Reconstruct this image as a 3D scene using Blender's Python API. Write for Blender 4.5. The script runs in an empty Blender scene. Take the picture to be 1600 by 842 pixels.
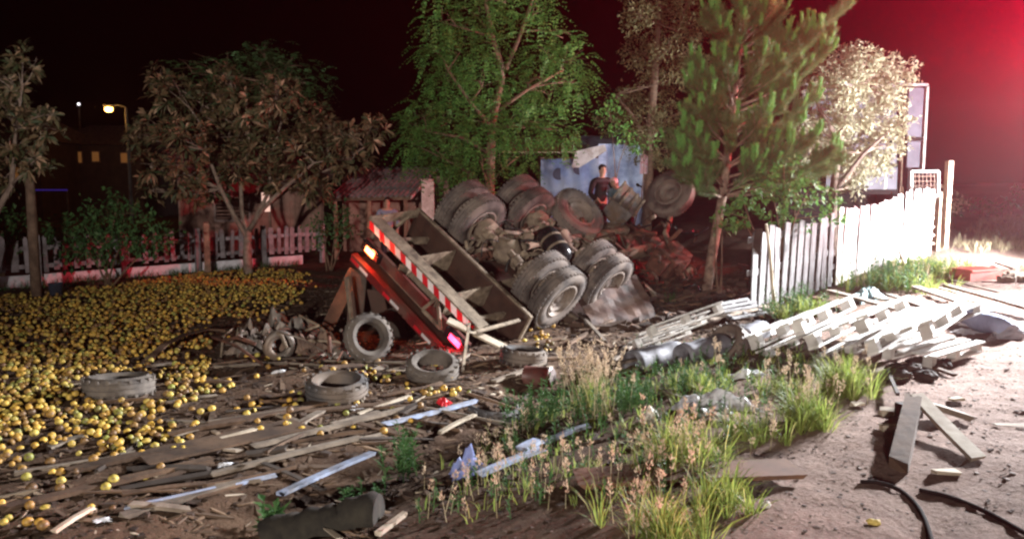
import bpy, math, random
import numpy as np
from mathutils import Vector, Matrix

random.seed(7)
rng = np.random.default_rng(7)
SC = bpy.context.scene
COL = SC.collection
R = math.radians

# ------------------------------------------------------------------ camera
FPX, CAMH, HORY = 1256.0, 2.3, 280.0
PITCH = math.atan((421 - HORY) / FPX)
cam = bpy.data.cameras.new('camera')
cam.lens = 36.0 * FPX / 1600.0
cam.sensor_width = 36.0
cam.clip_start = 0.05
cam.clip_end = 2000
camo = bpy.data.objects.new('camera', cam)
COL.objects.link(camo)
camo.location = (0, 0, CAMH)
camo.rotation_euler = (math.pi / 2 - PITCH, 0, 0)
SC.camera = camo

# ------------------------------------------------------------------ night sky
w = bpy.data.worlds.new('World')
SC.world = w
w.use_nodes = True
nt = w.node_tree
sky = nt.nodes.new('ShaderNodeTexSky')
sky.sky_type = 'NISHITA'
sky.sun_disc = False
sky.sun_elevation = R(-6)
sky.sun_rotation = R(200)
tint = nt.nodes.new('ShaderNodeMix')
tint.data_type = 'RGBA'
tint.blend_type = 'MULTIPLY'
tint.inputs['Factor'].default_value = 1.0
tint.inputs['B'].default_value = (1.0, 0.55, 0.8, 1)
nt.links.new(sky.outputs[0], tint.inputs['A'])
nt.links.new(tint.outputs['Result'], nt.nodes['Background'].inputs['Color'])
nt.nodes['Background'].inputs['Strength'].default_value = 0.05

SC.view_settings.view_transform = 'Standard'
SC.view_settings.look = 'None'
SC.view_settings.gamma = 1.0
SC.view_settings.exposure = 0.0
SC.view_settings.use_curve_mapping = False
SC.cycles.use_denoising = True
SC.cycles.max_bounces = 5
SC.cycles.diffuse_bounces = 2
SC.cycles.glossy_bounces = 2
SC.cycles.volume_bounces = 0
SC.cycles.transparent_max_bounces = 6
SC.cycles.caustics_reflective = False
SC.cycles.caustics_refractive = False
SC.cycles.sample_clamp_indirect = 3.0
SC.cycles.pixel_filter_type = 'BLACKMAN_HARRIS'
SC.cycles.filter_width = 2.4


# ------------------------------------------------------------------ lights
def lamp(name, kind, loc, color, power, aim=None, size=0.05, cone=None, blend=0.5):
    l = bpy.data.lights.new(name, kind)
    l.color = color
    l.energy = power
    if kind in ('POINT', 'SPOT'):
        l.shadow_soft_size = size
    if kind == 'SPOT':
        l.spot_size = R(cone)
        l.spot_blend = blend
    o = bpy.data.objects.new(name, l)
    COL.objects.link(o)
    o.location = loc
    if aim is not None:
        o.rotation_euler = (Vector(aim) - Vector(loc)).to_track_quat('-Z', 'Y').to_euler()
    return o


# moon-weak sun of the night sky
sun = bpy.data.lights.new('moon', 'SUN')
sun.energy = 0.012
sun.color = (0.75, 0.7, 1.0)
sun.angle = R(10)
suno = bpy.data.objects.new('moon', sun)
COL.objects.link(suno)
suno.rotation_euler = (R(40), 0, R(20))
# headlights and mast floodlight of the fire engine standing on the road, just past the right edge of the picture
HEAD_N, HEAD_F, MAST = (12.72, 15.9, 1.45), (12.72, 17.45, 1.45), (14.45, 16.5, 5.5)
lamp('headlight_beam', 'SPOT', HEAD_F, (0.93, 0.96, 1.0), 8500, (7.0, 22.0, 4.2), 0.25, 134, 0.5)
lamp('headlight_beam', 'SPOT', HEAD_N, (0.93, 0.96, 1.0), 6500, (3.0, 15.0, 3.2), 0.25, 130, 0.6)
lamp('mast_flood_beam', 'SPOT', MAST, (0.95, 0.97, 1.0), 85000, (14.45 - 7.2, 16.5 - 4.5, 5.5 - 4.4), 0.45, 46, 0.9)
# beams of the vehicle waiting behind the photographer
lamp('rear_vehicle_beam', 'SPOT', (-2.6, -10.0, 3.4), (1.0, 0.92, 0.83), 17500, (-1.0, 16.0, 6.6), 0.2, 60, 0.85)


# ------------------------------------------------------------------ picture <-> place helpers
CP, SP = math.cos(PITCH), math.sin(PITCH)


def smooth(a, b, x):
    t = np.clip((x - a) / (b - a), 0, 1)
    return t * t * (3 - 2 * t)


# verge line between the low yard (image left) and the raised road (image right)
L0, L1 = np.array([-0.9, 5.0]), np.array([4.0, 13.2])
LD = (L1 - L0) / np.linalg.norm(L1 - L0)
LN = np.array([LD[1], -LD[0]])


def side(x, y):
    return (x - L0[0]) * LN[0] + (y - L0[1]) * LN[1]


def hgt(x, y):
    x = np.asarray(x, float)
    y = np.asarray(y, float)
    s = side(x, y)
    z = 0.24 * smooth(-0.4, 1.3, s)
    z = z - 0.20 * np.exp(-((s + 0.75) / 0.45) ** 2) * smooth(10.5, 8.5, y)
    z = z + 0.045 * np.maximum(y - 15, 0) * smooth(3.5, 7, x) * (y < 45) + 0.045 * 30 * smooth(3.5, 7, x) * (y >= 45)
    z = z + 0.8 * np.exp(-((x - 2.4) ** 2 + (y - 19.2) ** 2) / (2 * 1.7 ** 2))
    # lumpy soil
    z = z + 0.022 * np.sin(2.3 * x + 1.1 * y) * np.sin(1.7 * y - 0.6 * x) + 0.012 * np.sin(5.1 * x - 3.3 * y + 1.0) \
        + 0.008 * np.sin(9.7 * x + 4.1 * y) * np.sin(8.3 * y - 2.0 * x)
    return z


def ray(px, py):
    a, b = (px - 800) / FPX, (421 - py) / FPX
    return np.array([a, CP + b * SP, -SP + b * CP])


def P(px, py, Y):
    d = ray(px, py)
    return Vector(np.array([0, 0, CAMH]) + d * (Y / d[1]))


def G(px, py, dz=0.0):
    d = ray(px, py)
    t = 3.0
    last = t
    while t < 120:
        x, y, z = d[0] * t, d[1] * t, CAMH + d[2] * t
        if z < hgt(x, y):
            lo, hi = last, t
            for _ in range(20):
                m = (lo + hi) / 2
                if CAMH + d[2] * m < hgt(d[0] * m, d[1] * m):
                    hi = m
                else:
                    lo = m
            return Vector((d[0] * hi, d[1] * hi, float(hgt(d[0] * hi, d[1] * hi)) + dz))
        last = t
        t += 0.05
    return Vector((d[0] * 60, d[1] * 60, dz))


def topix(X):
    X = np.asarray(X, float)
    dx, dy, dz = X[..., 0], X[..., 1], X[..., 2] - CAMH
    zf = dy * CP - dz * SP
    return 800 + FPX * dx / zf, 421 - FPX * (dy * SP + dz * CP) / zf


def gz(x, y):
    return float(hgt(x, y))


# ------------------------------------------------------------------ materials
def rgba(c):
    return (c[0], c[1], c[2], 1.0)


MATS = {}


def mat(name, c1, c2=None, scale=6.0, rough=0.85, metal=0.0, bump=0.25, spec=0.3, stretch=None, detail=6, bscale=None, dirt=None):
    if name in MATS:
        return MATS[name]
    m = bpy.data.materials.new(name)
    m.use_nodes = True
    t = m.node_tree
    b = t.nodes['Principled BSDF']
    b.inputs['Roughness'].default_value = rough
    b.inputs['Metallic'].default_value = metal
    b.inputs['Specular IOR Level'].default_value = spec
    if c2 is None:
        c2 = tuple(v * 0.55 for v in c1)
    tc = t.nodes.new('ShaderNodeTexCoord')
    mp = t.nodes.new('ShaderNodeMapping')
    if stretch:
        mp.inputs['Scale'].default_value = stretch
    oi = t.nodes.new('ShaderNodeObjectInfo')
    mul = t.nodes.new('ShaderNodeMath')
    mul.operation = 'MULTIPLY'
    mul.inputs[1].default_value = 37.0
    t.links.new(oi.outputs['Random'], mul.inputs[0])
    t.links.new(tc.outputs['Object'], mp.inputs['Vector'])
    t.links.new(mul.outputs[0], mp.inputs['Location'])
    n = t.nodes.new('ShaderNodeTexNoise')
    n.inputs['Scale'].default_value = scale
    n.inputs['Detail'].default_value = detail
    n.inputs['Roughness'].default_value = 0.65
    t.links.new(mp.outputs[0], n.inputs['Vector'])
    r = t.nodes.new('ShaderNodeValToRGB')
    r.color_ramp.elements[0].position = 0.36
    r.color_ramp.elements[1].position = 0.66
    r.color_ramp.elements[0].color = rgba(c2)
    r.color_ramp.elements[1].color = rgba(c1)
    t.links.new(n.outputs['Fac'], r.inputs['Fac'])
    out = r.outputs['Color']
    # a little brightness difference from one piece to the next
    hv = t.nodes.new('ShaderNodeHueSaturation')
    mr = t.nodes.new('ShaderNodeMapRange')
    mr.inputs['To Min'].default_value = 0.75
    mr.inputs['To Max'].default_value = 1.2
    t.links.new(oi.outputs['Random'], mr.inputs['Value'])
    t.links.new(mr.outputs['Result'], hv.inputs['Value'])
    t.links.new(out, hv.inputs['Color'])
    out = hv.outputs['Color']
    if dirt:
        n2 = t.nodes.new('ShaderNodeTexNoise')
        n2.inputs['Scale'].default_value = scale * 0.6
        n2.inputs['Detail'].default_value = 8
        t.links.new(mp.outputs[0], n2.inputs['Vector'])
        r2 = t.nodes.new('ShaderNodeValToRGB')
        r2.color_ramp.elements[0].position = 0.45
        r2.color_ramp.elements[1].position = 0.62
        t.links.new(n2.outputs['Fac'], r2.inputs['Fac'])
        mx = t.nodes.new('ShaderNodeMix')
        mx.data_type = 'RGBA'
        mx.inputs['B'].default_value = rgba(dirt)
        t.links.new(r2.outputs['Color'], mx.inputs['Factor'])
        t.links.new(out, mx.inputs['A'])
        out = mx.outputs['Result']
    t.links.new(out, b.inputs['Base Color'])
    if bump:
        bn = t.nodes.new('ShaderNodeBump')
        bn.inputs['Strength'].default_value = bump
        bn.inputs['Distance'].default_value = 0.02
        if bscale:
            n3 = t.nodes.new('ShaderNodeTexNoise')
            n3.inputs['Scale'].default_value = bscale
            n3.inputs['Detail'].default_value = 5
            t.links.new(mp.outputs[0], n3.inputs['Vector'])
            t.links.new(n3.outputs['Fac'], bn.inputs['Height'])
        else:
            t.links.new(n.outputs['Fac'], bn.inputs['Height'])
        t.links.new(bn.outputs['Normal'], b.inputs['Normal'])
    MATS[name] = m
    return m


def leafmat(name, c1, c2, rough=0.6, trans=0.25, c3=None):
    m = bpy.data.materials.new(name)
    m.use_nodes = True
    t = m.node_tree
    b = t.nodes['Principled BSDF']
    b.inputs['Roughness'].default_value = rough
    b.inputs['Specular IOR Level'].default_value = 0.25
    g = t.nodes.new('ShaderNodeNewGeometry')
    r = t.nodes.new('ShaderNodeValToRGB')
    r.color_ramp.elements[0].color = rgba(c1)
    r.color_ramp.elements[1].color = rgba(c2)
    if c3:
        e = r.color_ramp.elements.new(0.85)
        e.color = rgba(c2)
        r.color_ramp.elements[2].color = rgba(c3)
    t.links.new(g.outputs['Random Per Island'], r.inputs['Fac'])
    t.links.new(r.outputs['Color'], b.inputs['Base Color'])
    if trans:
        tr = t.nodes.new('ShaderNodeBsdfTranslucent')
        t.links.new(r.outputs['Color'], tr.inputs['Color'])
        mx = t.nodes.new('ShaderNodeMixShader')
        mx.inputs[0].default_value = trans
        t.links.new(b.outputs[0], mx.inputs[1])
        t.links.new(tr.outputs[0], mx.inputs[2])
        t.links.new(mx.outputs[0], t.nodes['Material Output'].inputs['Surface'])
    MATS[name] = m
    return m


def glow(name, color, strength):
    m = bpy.data.materials.new(name)
    m.use_nodes = True
    b = m.node_tree.nodes['Principled BSDF']
    b.inputs['Base Color'].default_value = rgba([min(1, c) * 0.4 for c in color])
    b.inputs['Emission Color'].default_value = rgba(color)
    b.inputs['Emission Strength'].default_value = strength
    MATS[name] = m
    return m


# ------------------------------------------------------------------ mesh helpers
def newmesh(name, V, F, m, smooth_=False):
    me = bpy.data.meshes.new(name)
    if isinstance(F, np.ndarray):
        me.from_pydata(np.asarray(V, dtype=np.float32), [], F)
    else:
        me.from_pydata([tuple(v) for v in V], [], F)
    if isinstance(m, (list, tuple)):
        for q in m:
            me.materials.append(q)
    elif m:
        me.materials.append(m)
    if smooth_:
        me.polygons.foreach_set('use_smooth', np.ones(len(me.polygons), bool))
    me.update()
    return me


def tag(o, label=None, cat=None, group=None, kind=None):
    if label:
        o['label'] = label
    if cat:
        o['category'] = cat
    if group:
        o['group'] = group
    if kind:
        o['kind'] = kind
    return o


def link(name, me, loc=(0, 0, 0), parent=None):
    o = bpy.data.objects.new(name, me)
    COL.objects.link(o)
    o.location = loc
    if parent is not None:
        o.parent = parent
    return o


def empty(name, loc=(0, 0, 0), mtx=None):
    o = bpy.data.objects.new(name, None)
    o.empty_display_size = 0.1
    COL.objects.link(o)
    if mtx is not None:
        o.matrix_basis = mtx
    else:
        o.location = loc
    return o


class MB:
    """collects shapes; coordinates are those of the thing's own frame"""

    def __init__(s):
        s.v, s.f = [], []

    def add(s, V, F):
        k = len(s.v)
        s.v += [tuple(v) for v in V]
        s.f += [tuple(i + k for i in f) for f in F]
        return s

    def box(s, c, size, rot=None, jit=0.0, taper=1.0):
        c = Vector(c)
        V = []
        for i in (-1, 1):
            for j in (-1, 1):
                for k in (-1, 1):
                    t = taper if k > 0 else 1.0
                    q = Vector((i * size[0] / 2 * t, j * size[1] / 2 * t, k * size[2] / 2))
                    if jit:
                        q += Vector((random.uniform(-jit, jit), random.uniform(-jit, jit), random.uniform(-jit, jit)))
                    if rot is not None:
                        q = rot @ q
                    V.append(c + q)
        return s.add(V, [(0, 1, 3, 2), (4, 6, 7, 5), (0, 4, 5, 1), (2, 3, 7, 6), (0, 2, 6, 4), (1, 5, 7, 3)])

    def bar(s, a, b, w, h, up=(0, 0, 1), seg=1, bend=0.0, jit=0.0):
        a, b = Vector(a), Vector(b)
        d = (b - a)
        if d.length < 1e-6:
            return s
        dn = d.normalized()
        u = Vector(up)
        sd = dn.cross(u)
        if sd.length < 1e-3:
            sd = dn.cross(Vector((1, 0, 0)))
        sd.normalize()
        u = sd.cross(dn).normalized()
        V, F = [], []
        for i in range(seg + 1):
            t = i / seg
            c = a + d * t + u * (bend * math.sin(math.pi * t))
            for (p, q) in ((-1, -1), (1, -1), (1, 1), (-1, 1)):
                e = dn * random.uniform(-jit, jit) if i in (0, seg) else Vector((0, 0, 0))
                V.append(c + sd * p * w / 2 + u * q * h / 2 + e)
            if i:
                k = 4 * (i - 1)
                for j in range(4):
                    F.append((k + j, k + (j + 1) % 4, k + 4 + (j + 1) % 4, k + 4 + j))
        F.append((3, 2, 1, 0))
        k = 4 * seg
        F.append((k, k + 1, k + 2, k + 3))
        return s.add(V, F)

    def tube(s, pts, rad, n=8, cap=True):
        pts = [Vector(p) for p in pts]
        if not hasattr(rad, '__len__'):
            rad = [rad] * len(pts)
        V, F = [], []
        up = None
        for i, p in enumerate(pts):
            d = (pts[min(i + 1, len(pts) - 1)] - pts[max(i - 1, 0)])
            if d.length < 1e-9:
                d = Vector((0, 0, 1))
            d.normalize()
            if up is None:
                up = d.orthogonal().normalized()
            up = (up - d * up.dot(d))
            if up.length < 1e-6:
                up = d.orthogonal()
            up.normalize()
            sd = d.cross(up)
            for j in range(n):
                a = 2 * math.pi * j / n
                V.append(p + (up * math.cos(a) + sd * math.sin(a)) * rad[i])
            if i:
                k = n * (i - 1)
                for j in range(n):
                    F.append((k + j, k + (j + 1) % n, k + n + (j + 1) % n, k + n + j))
        if cap:
            F.append(tuple(range(n - 1, -1, -1)))
            k = n * (len(pts) - 1)
            F.append(tuple(range(k, k + n)))
        return s.add(V, F)

    def lathe(s, prof, n=32, axis='y', c=(0, 0, 0), closed=False, rot=None):
        """prof: (radius, along-axis) pairs"""
        V, F = [], []
        m = len(prof)
        for j in range(n):
            a = 2 * math.pi * j / n
            ca, sa = math.cos(a), math.sin(a)
            for (r, h) in prof:
                q = {'y': (r * ca, h, r * sa), 'z': (r * ca, r * sa, h), 'x': (h, r * ca, r * sa)}[axis]
                q = Vector(q)
                if rot is not None:
                    q = rot @ q
                V.append(q + Vector(c))
        for j in range(n):
            j2 = (j + 1) % n
            for i in range(m if closed else m - 1):
                i2 = (i + 1) % m
                F.append((j * m + i, j * m + i2, j2 * m + i2, j2 * m + i))
        return s.add(V, F)

    def build(s, name, m, parent=None, loc=None, smooth_=False, world=False):
        """world: the vertices are scene coordinates; origin at loc, or the parent's frame"""
        V = s.v
        if parent is not None and world:
            inv = parent.matrix_basis.inverted()
            if parent.parent is not None:
                inv = (parent.parent.matrix_basis @ parent.matrix_basis).inverted()
            V = [inv @ Vector(v) for v in V]
        elif loc is not None:
            l = Vector(loc)
            V = [Vector(v) - l for v in V]
        me = newmesh(name, V, s.f, m, smooth_)
        return link(name, me, loc if (loc is not None and parent is None) else (0, 0, 0), parent)


def rotz(a):
    return Matrix.Rotation(a, 3, 'Z')


def bevel(o, wdt=0.01, seg=2):
    b = o.modifiers.new('bevel', 'BEVEL')
    b.width = wdt
    b.segments = seg
    b.limit_method = 'ANGLE'
    return o


def vnoise(p, f, seed=0):
    x, y, z = p[..., 0] * f, p[..., 1] * f, p[..., 2] * f
    return (np.sin(x * 1.3 + seed) * np.cos(y * 1.7 + seed * 2.1) + np.sin(y * 2.1 + z * 1.9 + seed * .7) * .6 + np.sin(z * 1.5 - x * 2.3 + seed * 1.3) * .6) / 2.2


# leaf sheets -------------------------------------------------------
def unit(a):
    return a / (np.linalg.norm(a, axis=-1, keepdims=True) + 1e-9)


def leaves_quad(pos, d, nrm, ln, wd, fold=0.25):
    """four-cornered folded leaf: base, left, tip, right"""
    d = unit(d)
    sd = unit(np.cross(d, nrm))
    n2 = np.cross(sd, d)
    ln = np.asarray(ln)[:, None]
    wd = np.asarray(wd)[:, None]
    A = pos
    B = pos + d * ln * 0.45 + sd * wd * 0.5 + n2 * wd * fold
    C = pos + d * ln
    D = pos + d * ln * 0.45 - sd * wd * 0.5 + n2 * wd * fold
    V = np.stack([A, B, C, D], 1).reshape(-1, 3)
    n = len(pos)
    i = np.arange(n)[:, None] * 4
    F = np.concatenate([i + np.array([[0, 1, 2]]), i + np.array([[0, 2, 3]])], 0)
    return V, F


def leaves_long(pos, d, nrm, ln, wd, droop=0.25, fold=0.12):
    """long leaf in two folded halves with a drooping tip"""
    d = unit(d)
    sd = unit(np.cross(d, nrm))
    n2 = np.cross(sd, d)
    ln = np.asarray(ln)[:, None]
    wd = np.asarray(wd)[:, None]
    dn = np.array([0, 0, -1.0])
    A = pos
    M = pos + d * ln * 0.55 + dn * ln * droop * 0.25
    B = M + sd * wd * 0.5 + n2 * wd * fold
    D = M - sd * wd * 0.5 + n2 * wd * fold
    C = pos + d * ln * 0.95 + dn * ln * droop
    V = np.stack([A, B, M, D, C], 1).reshape(-1, 3)
    n = len(pos)
    i = np.arange(n)[:, None] * 5
    F = np.concatenate([i + np.array([q]) for q in ([0, 1, 2], [0, 2, 3], [2, 1, 4], [2, 4, 3])], 0)
    return V, F


def rdir(n):
    a = rng.normal(size=(n, 3))
    return unit(a)


def joinmesh(parts):
    V, F, k = [], [], 0
    for v, f in parts:
        V.append(v)
        F.append(f + k)
        k += len(v)
    return np.concatenate(V), np.concatenate(F)


# ================================================================== the setting: ground
def ground_material():
    m = bpy.data.materials.new('trodden_earth')
    m.use_nodes = True
    t = m.node_tree
    b = t.nodes['Principled BSDF']
    b.inputs['Roughness'].default_value = 0.95
    b.inputs['Specular IOR Level'].default_value = 0.15
    tc = t.nodes.new('ShaderNodeTexCoord')

    def noise(sc, det=8, ro=0.6):
        n = t.nodes.new('ShaderNodeTexNoise')
        n.inputs['Scale'].default_value = sc
        n.inputs['Detail'].default_value = det
        n.inputs['Roughness'].default_value = ro
        t.links.new(tc.outputs['Object'], n.inputs['Vector'])
        return n

    def ramp(src, p0, p1, c0, c1):
        r = t.nodes.new('ShaderNodeValToRGB')
        r.color_ramp.elements[0].position = p0
        r.color_ramp.elements[1].position = p1
        r.color_ramp.elements[0].color = rgba(c0)
        r.color_ramp.elements[1].color = rgba(c1)
        t.links.new(src, r.inputs['Fac'])
        return r.outputs['Color']

    def mix(fac, a, bb, mode='MIX'):
        x = t.nodes.new('ShaderNodeMix')
        x.data_type = 'RGBA'
        x.blend_type = mode
        if isinstance(fac, float):
            x.inputs['Factor'].default_value = fac
        else:
            t.links.new(fac, x.inputs['Factor'])
        t.links.new(a, x.inputs['A'])
        t.links.new(bb, x.inputs['B'])
        return x.outputs['Result']
    big, mid, fine = noise(0.7), noise(5.0, 10, 0.7), noise(38.0, 6, 0.7)
    soil = mix(0.5, ramp(big.outputs['Fac'], .35, .65, (.055, .030, .019), (.115, .068, .043)), ramp(mid.outputs['Fac'], .35, .7, (.03, .018, .012), (.13, .082, .053)))
    road = mix(0.55, ramp(mid.outputs['Fac'], .32, .68, (.13, .075, .058), (.30, .20, .16)), ramp(fine.outputs['Fac'], .35, .68, (.10, .065, .052), (.34, .245, .205)))
    at = t.nodes.new('ShaderNodeAttribute')
    at.attribute_name = 'road'
    t.links.new(mix(at.outputs['Fac'], soil, road), b.inputs['Base Color'])
    vo = t.nodes.new('ShaderNodeTexVoronoi')
    vo.inputs['Scale'].default_value = 16.0
    t.links.new(tc.outputs['Object'], vo.inputs['Vector'])
    ad = t.nodes.new('ShaderNodeMath')
    ad.operation = 'ADD'
    t.links.new(mid.outputs['Fac'], ad.inputs[0])
    t.links.new(fine.outputs['Fac'], ad.inputs[1])
    ad2 = t.nodes.new('ShaderNodeMath')
    ad2.operation = 'MULTIPLY_ADD'
    ad2.inputs[1].default_value = -0.5
    t.links.new(vo.outputs['Distance'], ad2.inputs[0])
    t.links.new(ad.outputs[0], ad2.inputs[2])
    bp = t.nodes.new('ShaderNodeBump')
    bp.inputs['Strength'].default_value = 0.7
    bp.inputs['Distance'].default_value = 0.035
    t.links.new(ad2.outputs[0], bp.inputs['Height'])
    t.links.new(bp.outputs['Normal'], b.inputs['Normal'])
    return m


gx = np.concatenate([np.linspace(-140, -16, 26)[:-1], np.arange(-16, 17, 0.11), np.linspace(17, 140, 26)])
gy = np.concatenate([np.linspace(-60, 2.5, 20)[:-1], np.arange(2.5, 28, 0.09), np.linspace(28, 140, 40)])
GX, GY = np.meshgrid(gx, gy)
fx, fy = GX.ravel(), GY.ravel()
near = (np.abs(fx) < 16.5) & (fy > 2.6) & (fy < 27.9)
gz_ = hgt(fx, fy) + near * rng.normal(0, 0.007, fx.shape)
nx, ny = len(gx), len(gy)
ii = (np.arange(ny - 1)[:, None] * nx + np.arange(nx - 1)[None, :]).ravel()
gme = newmesh('ground', np.stack([fx, fy, gz_], 1), np.stack([ii, ii + 1, ii + nx + 1, ii + nx], 1), ground_material(), True)
a = gme.attributes.new('road', 'FLOAT', 'POINT')
sd_ = side(fx, fy) + 0.5 * np.sin(fx * 1.3 + fy * .7) + rng.normal(0, .1, fx.shape)
a.data.foreach_set('value', np.clip(smooth(0.9, 2.2, sd_), 0, 1).astype(np.float32))
tag(link('ground', gme), kind='structure')


# ------------------------------------------------------------------ loose stones, clods and splinters (uncountable)
def chips(n, xy, smin, smax, flat=0.6, long_=1.0):
    """irregular eight-cornered lumps"""
    s = rng.uniform(smin, smax, (n, 1, 1)) * np.where(rng.random((n, 1, 1)) < .1, 1.8, 1)
    cube = np.array([[i, j, k] for i in (-1, 1) for j in (-1, 1) for k in (-1, 1)], float)[None]
    q = cube * rng.uniform(.4, 1.0, (n, 8, 3)) * s * np.array([long_, 1, flat])
    a = rng.uniform(0, 6.28, n)
    c, sn = np.cos(a), np.sin(a)
    x = q[..., 0] * c[:, None] - q[..., 1] * sn[:, None]
    y = q[..., 0] * sn[:, None] + q[..., 1] * c[:, None]
    tl = rng.uniform(-.3, .3, (n, 1))
    z = q[..., 2] + x * tl
    z0 = hgt(xy[:, 0], xy[:, 1])[:, None]
    V = np.stack([x + xy[:, :1], y + xy[:, 1:2], z + z0], -1).reshape(-1, 3)
    f = np.array([(0, 1, 3, 2), (4, 6, 7, 5), (0, 4, 5, 1), (2, 3, 7, 6), (0, 2, 6, 4), (1, 5, 7, 3)])
    F = (np.arange(n)[:, None, None] * 8 + f[None]).reshape(-1, 4)
    return V, F


def scatter(n, x0, x1, y0, y1, cond=None):
    out = []
    tot = 0
    while tot < n:
        q = np.stack([rng.uniform(x0, x1, 4 * n), rng.uniform(y0, y1, 4 * n)], 1)
        q = q[np.abs(q[:, 0]) < q[:, 1] * .72 + .6]
        if cond is not None:
            q = q[rng.random(len(q)) < cond(q[:, 0], q[:, 1])]
        out.append(q)
        tot += len(q)
    return np.concatenate(out)[:n]


stone_m = mat('road_stone', (.24, .18, .155), (.08, .055, .045), 3.0, .9, bump=0)
clod_m = mat('earth_clod', (.085, .053, .037), (.03, .018, .013), 3.0, .95, bump=0)
xy = scatter(9000, -1, 12, 4.5, 19, lambda x, y: smooth(.6, 2.0, side(x, y)))
V, F = chips(len(xy), xy, .004, .013, .38)
tag(link('gravel', newmesh('gravel', V, F, stone_m)), 'small reddish stones scattered over the dirt road', 'gravel', kind='stuff')
xy = scatter(14000, -11, 6, 4.5, 19, lambda x, y: smooth(1.5, .2, side(x, y)))
V, F = chips(len(xy), xy, .008, .032)
tag(link('clods', newmesh('clods', V, F, clod_m)), 'small dark clods of earth all over the yard', 'earth', kind='stuff')
chip_m = leafmat('wood_chip', (.05, .032, .022), (.17, .11, .07), .85, 0, (.36, .30, .23))
xy = scatter(5200, -8, 4.8, 4.8, 16.5, lambda x, y: smooth(.8, -.2, side(x, y)) * (.15 + .85 * np.exp(-((side(x, y) + 1.6) / 1.5) ** 2) + .7 * np.exp(-((x - 1.8) ** 2 + (y - 12.8) ** 2) / 6)))
V, F = chips(len(xy), xy, .007, .021, .35, 6.5)
tag(link('splinters', newmesh('splinters', V, F, chip_m)), 'small broken splinters of wood littering the yard and ditch', 'splinters', kind='stuff')
xy = scatter(700, .5, 5.5, 12.0, 17.2, lambda x, y: np.exp(-((x - 2.9) ** 2 + (y - 14.6) ** 2) / 4))
V, F = chips(len(xy), xy, .03, .085, .6, 1.6)
V[:, 2] += .05
tag(link('rubble', newmesh('rubble', V, F, leafmat('rubble_bits', (.02, .014, .011), (.08, .05, .035), .9, 0, (.2, .11, .07)))), 'heap of crushed rubble and broken scrap below the pine', 'rubble', kind='stuff')

# ================================================================== oranges spilled over the yard


def ico(sub):
    t = (1 + 5 ** .5) / 2
    V = [(-1, t, 0), (1, t, 0), (-1, -t, 0), (1, -t, 0), (0, -1, t), (0, 1, t), (0, -1, -t), (0, 1, -t), (t, 0, -1), (t, 0, 1), (-t, 0, -1), (-t, 0, 1)]
    F = [(0, 11, 5), (0, 5, 1), (0, 1, 7), (0, 7, 10), (0, 10, 11), (1, 5, 9), (5, 11, 4), (11, 10, 2), (10, 7, 6), (7, 1, 8), (3, 9, 4), (3, 4, 2), (3, 2, 6), (3, 6, 8), (3, 8, 9), (4, 9, 5), (2, 4, 11), (6, 2, 10), (8, 6, 7), (9, 8, 1)]
    V = [Vector(v).normalized() for v in V]
    for _ in range(sub):
        mid, N = {}, []

        def mp(a, b):
            k = (min(a, b), max(a, b))
            if k not in mid:
                mid[k] = len(V)
                V.append(((V[a] + V[b]) / 2).normalized())
            return mid[k]
        for (a, b, c) in F:
            ab, bc, ca = mp(a, b), mp(b, c), mp(c, a)
            N += [(a, ab, ca), (b, bc, ab), (c, ca, bc), (ab, bc, ca)]
        F = N
    return np.array([tuple(v) for v in V]), np.array(F)


def peel_material():
    m = bpy.data.materials.new('orange_peel')
    m.use_nodes = True
    t = m.node_tree
    b = t.nodes['Principled BSDF']
    b.inputs['Roughness'].default_value = .5
    b.inputs['Specular IOR Level'].default_value = .35
    g = t.nodes.new('ShaderNodeNewGeometry')
    oi = t.nodes.new('ShaderNodeObjectInfo')
    ad = t.nodes.new('ShaderNodeMath')
    ad.operation = 'ADD'
    t.links.new(g.outputs['Random Per Island'], ad.inputs[0])
    t.links.new(oi.outputs['Random'], ad.inputs[1])
    fr = t.nodes.new('ShaderNodeMath')
    fr.operation = 'FRACT'
    t.links.new(ad.outputs[0], fr.inputs[0])
    r = t.nodes.new('ShaderNodeValToRGB')
    cs = [(0, (.11, .06, .03)), (.18, (.27, .15, .04)), (.42, (.52, .30, .05)), (.68, (.54, .37, .075)), (.84, (.42, .33, .075)), (.94, (.23, .24, .05)), (1, (.10, .055, .028))]
    r.color_ramp.elements[0].color = rgba(cs[0][1])
    r.color_ramp.elements[1].color = rgba(cs[-1][1])
    for p, c in cs[1:-1]:
        r.color_ramp.elements.new(p).color = rgba(c)
    t.links.new(fr.outputs[0], r.inputs['Fac'])
    # earth stuck to the peel
    n = t.nodes.new('ShaderNodeTexNoise')
    n.inputs['Scale'].default_value = 22
    n.inputs['Detail'].default_value = 4
    tc = t.nodes.new('ShaderNodeTexCoord')
    t.links.new(tc.outputs['Object'], n.inputs['Vector'])
    r2 = t.nodes.new('ShaderNodeValToRGB')
    r2.color_ramp.elements[0].position = .48
    r2.color_ramp.elements[1].position = .72
    t.links.new(n.outputs['Fac'], r2.inputs['Fac'])
    x = t.nodes.new('ShaderNodeMix')
    x.data_type = 'RGBA'
    x.inputs['B'].default_value = (.09, .05, .03, 1)
    t.links.new(r2.outputs['Color'], x.inputs['Factor'])
    t.links.new(r.outputs['Color'], x.inputs['A'])
    t.links.new(x.outputs['Result'], b.inputs['Base Color'])
    return m


peel = peel_material()


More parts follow.
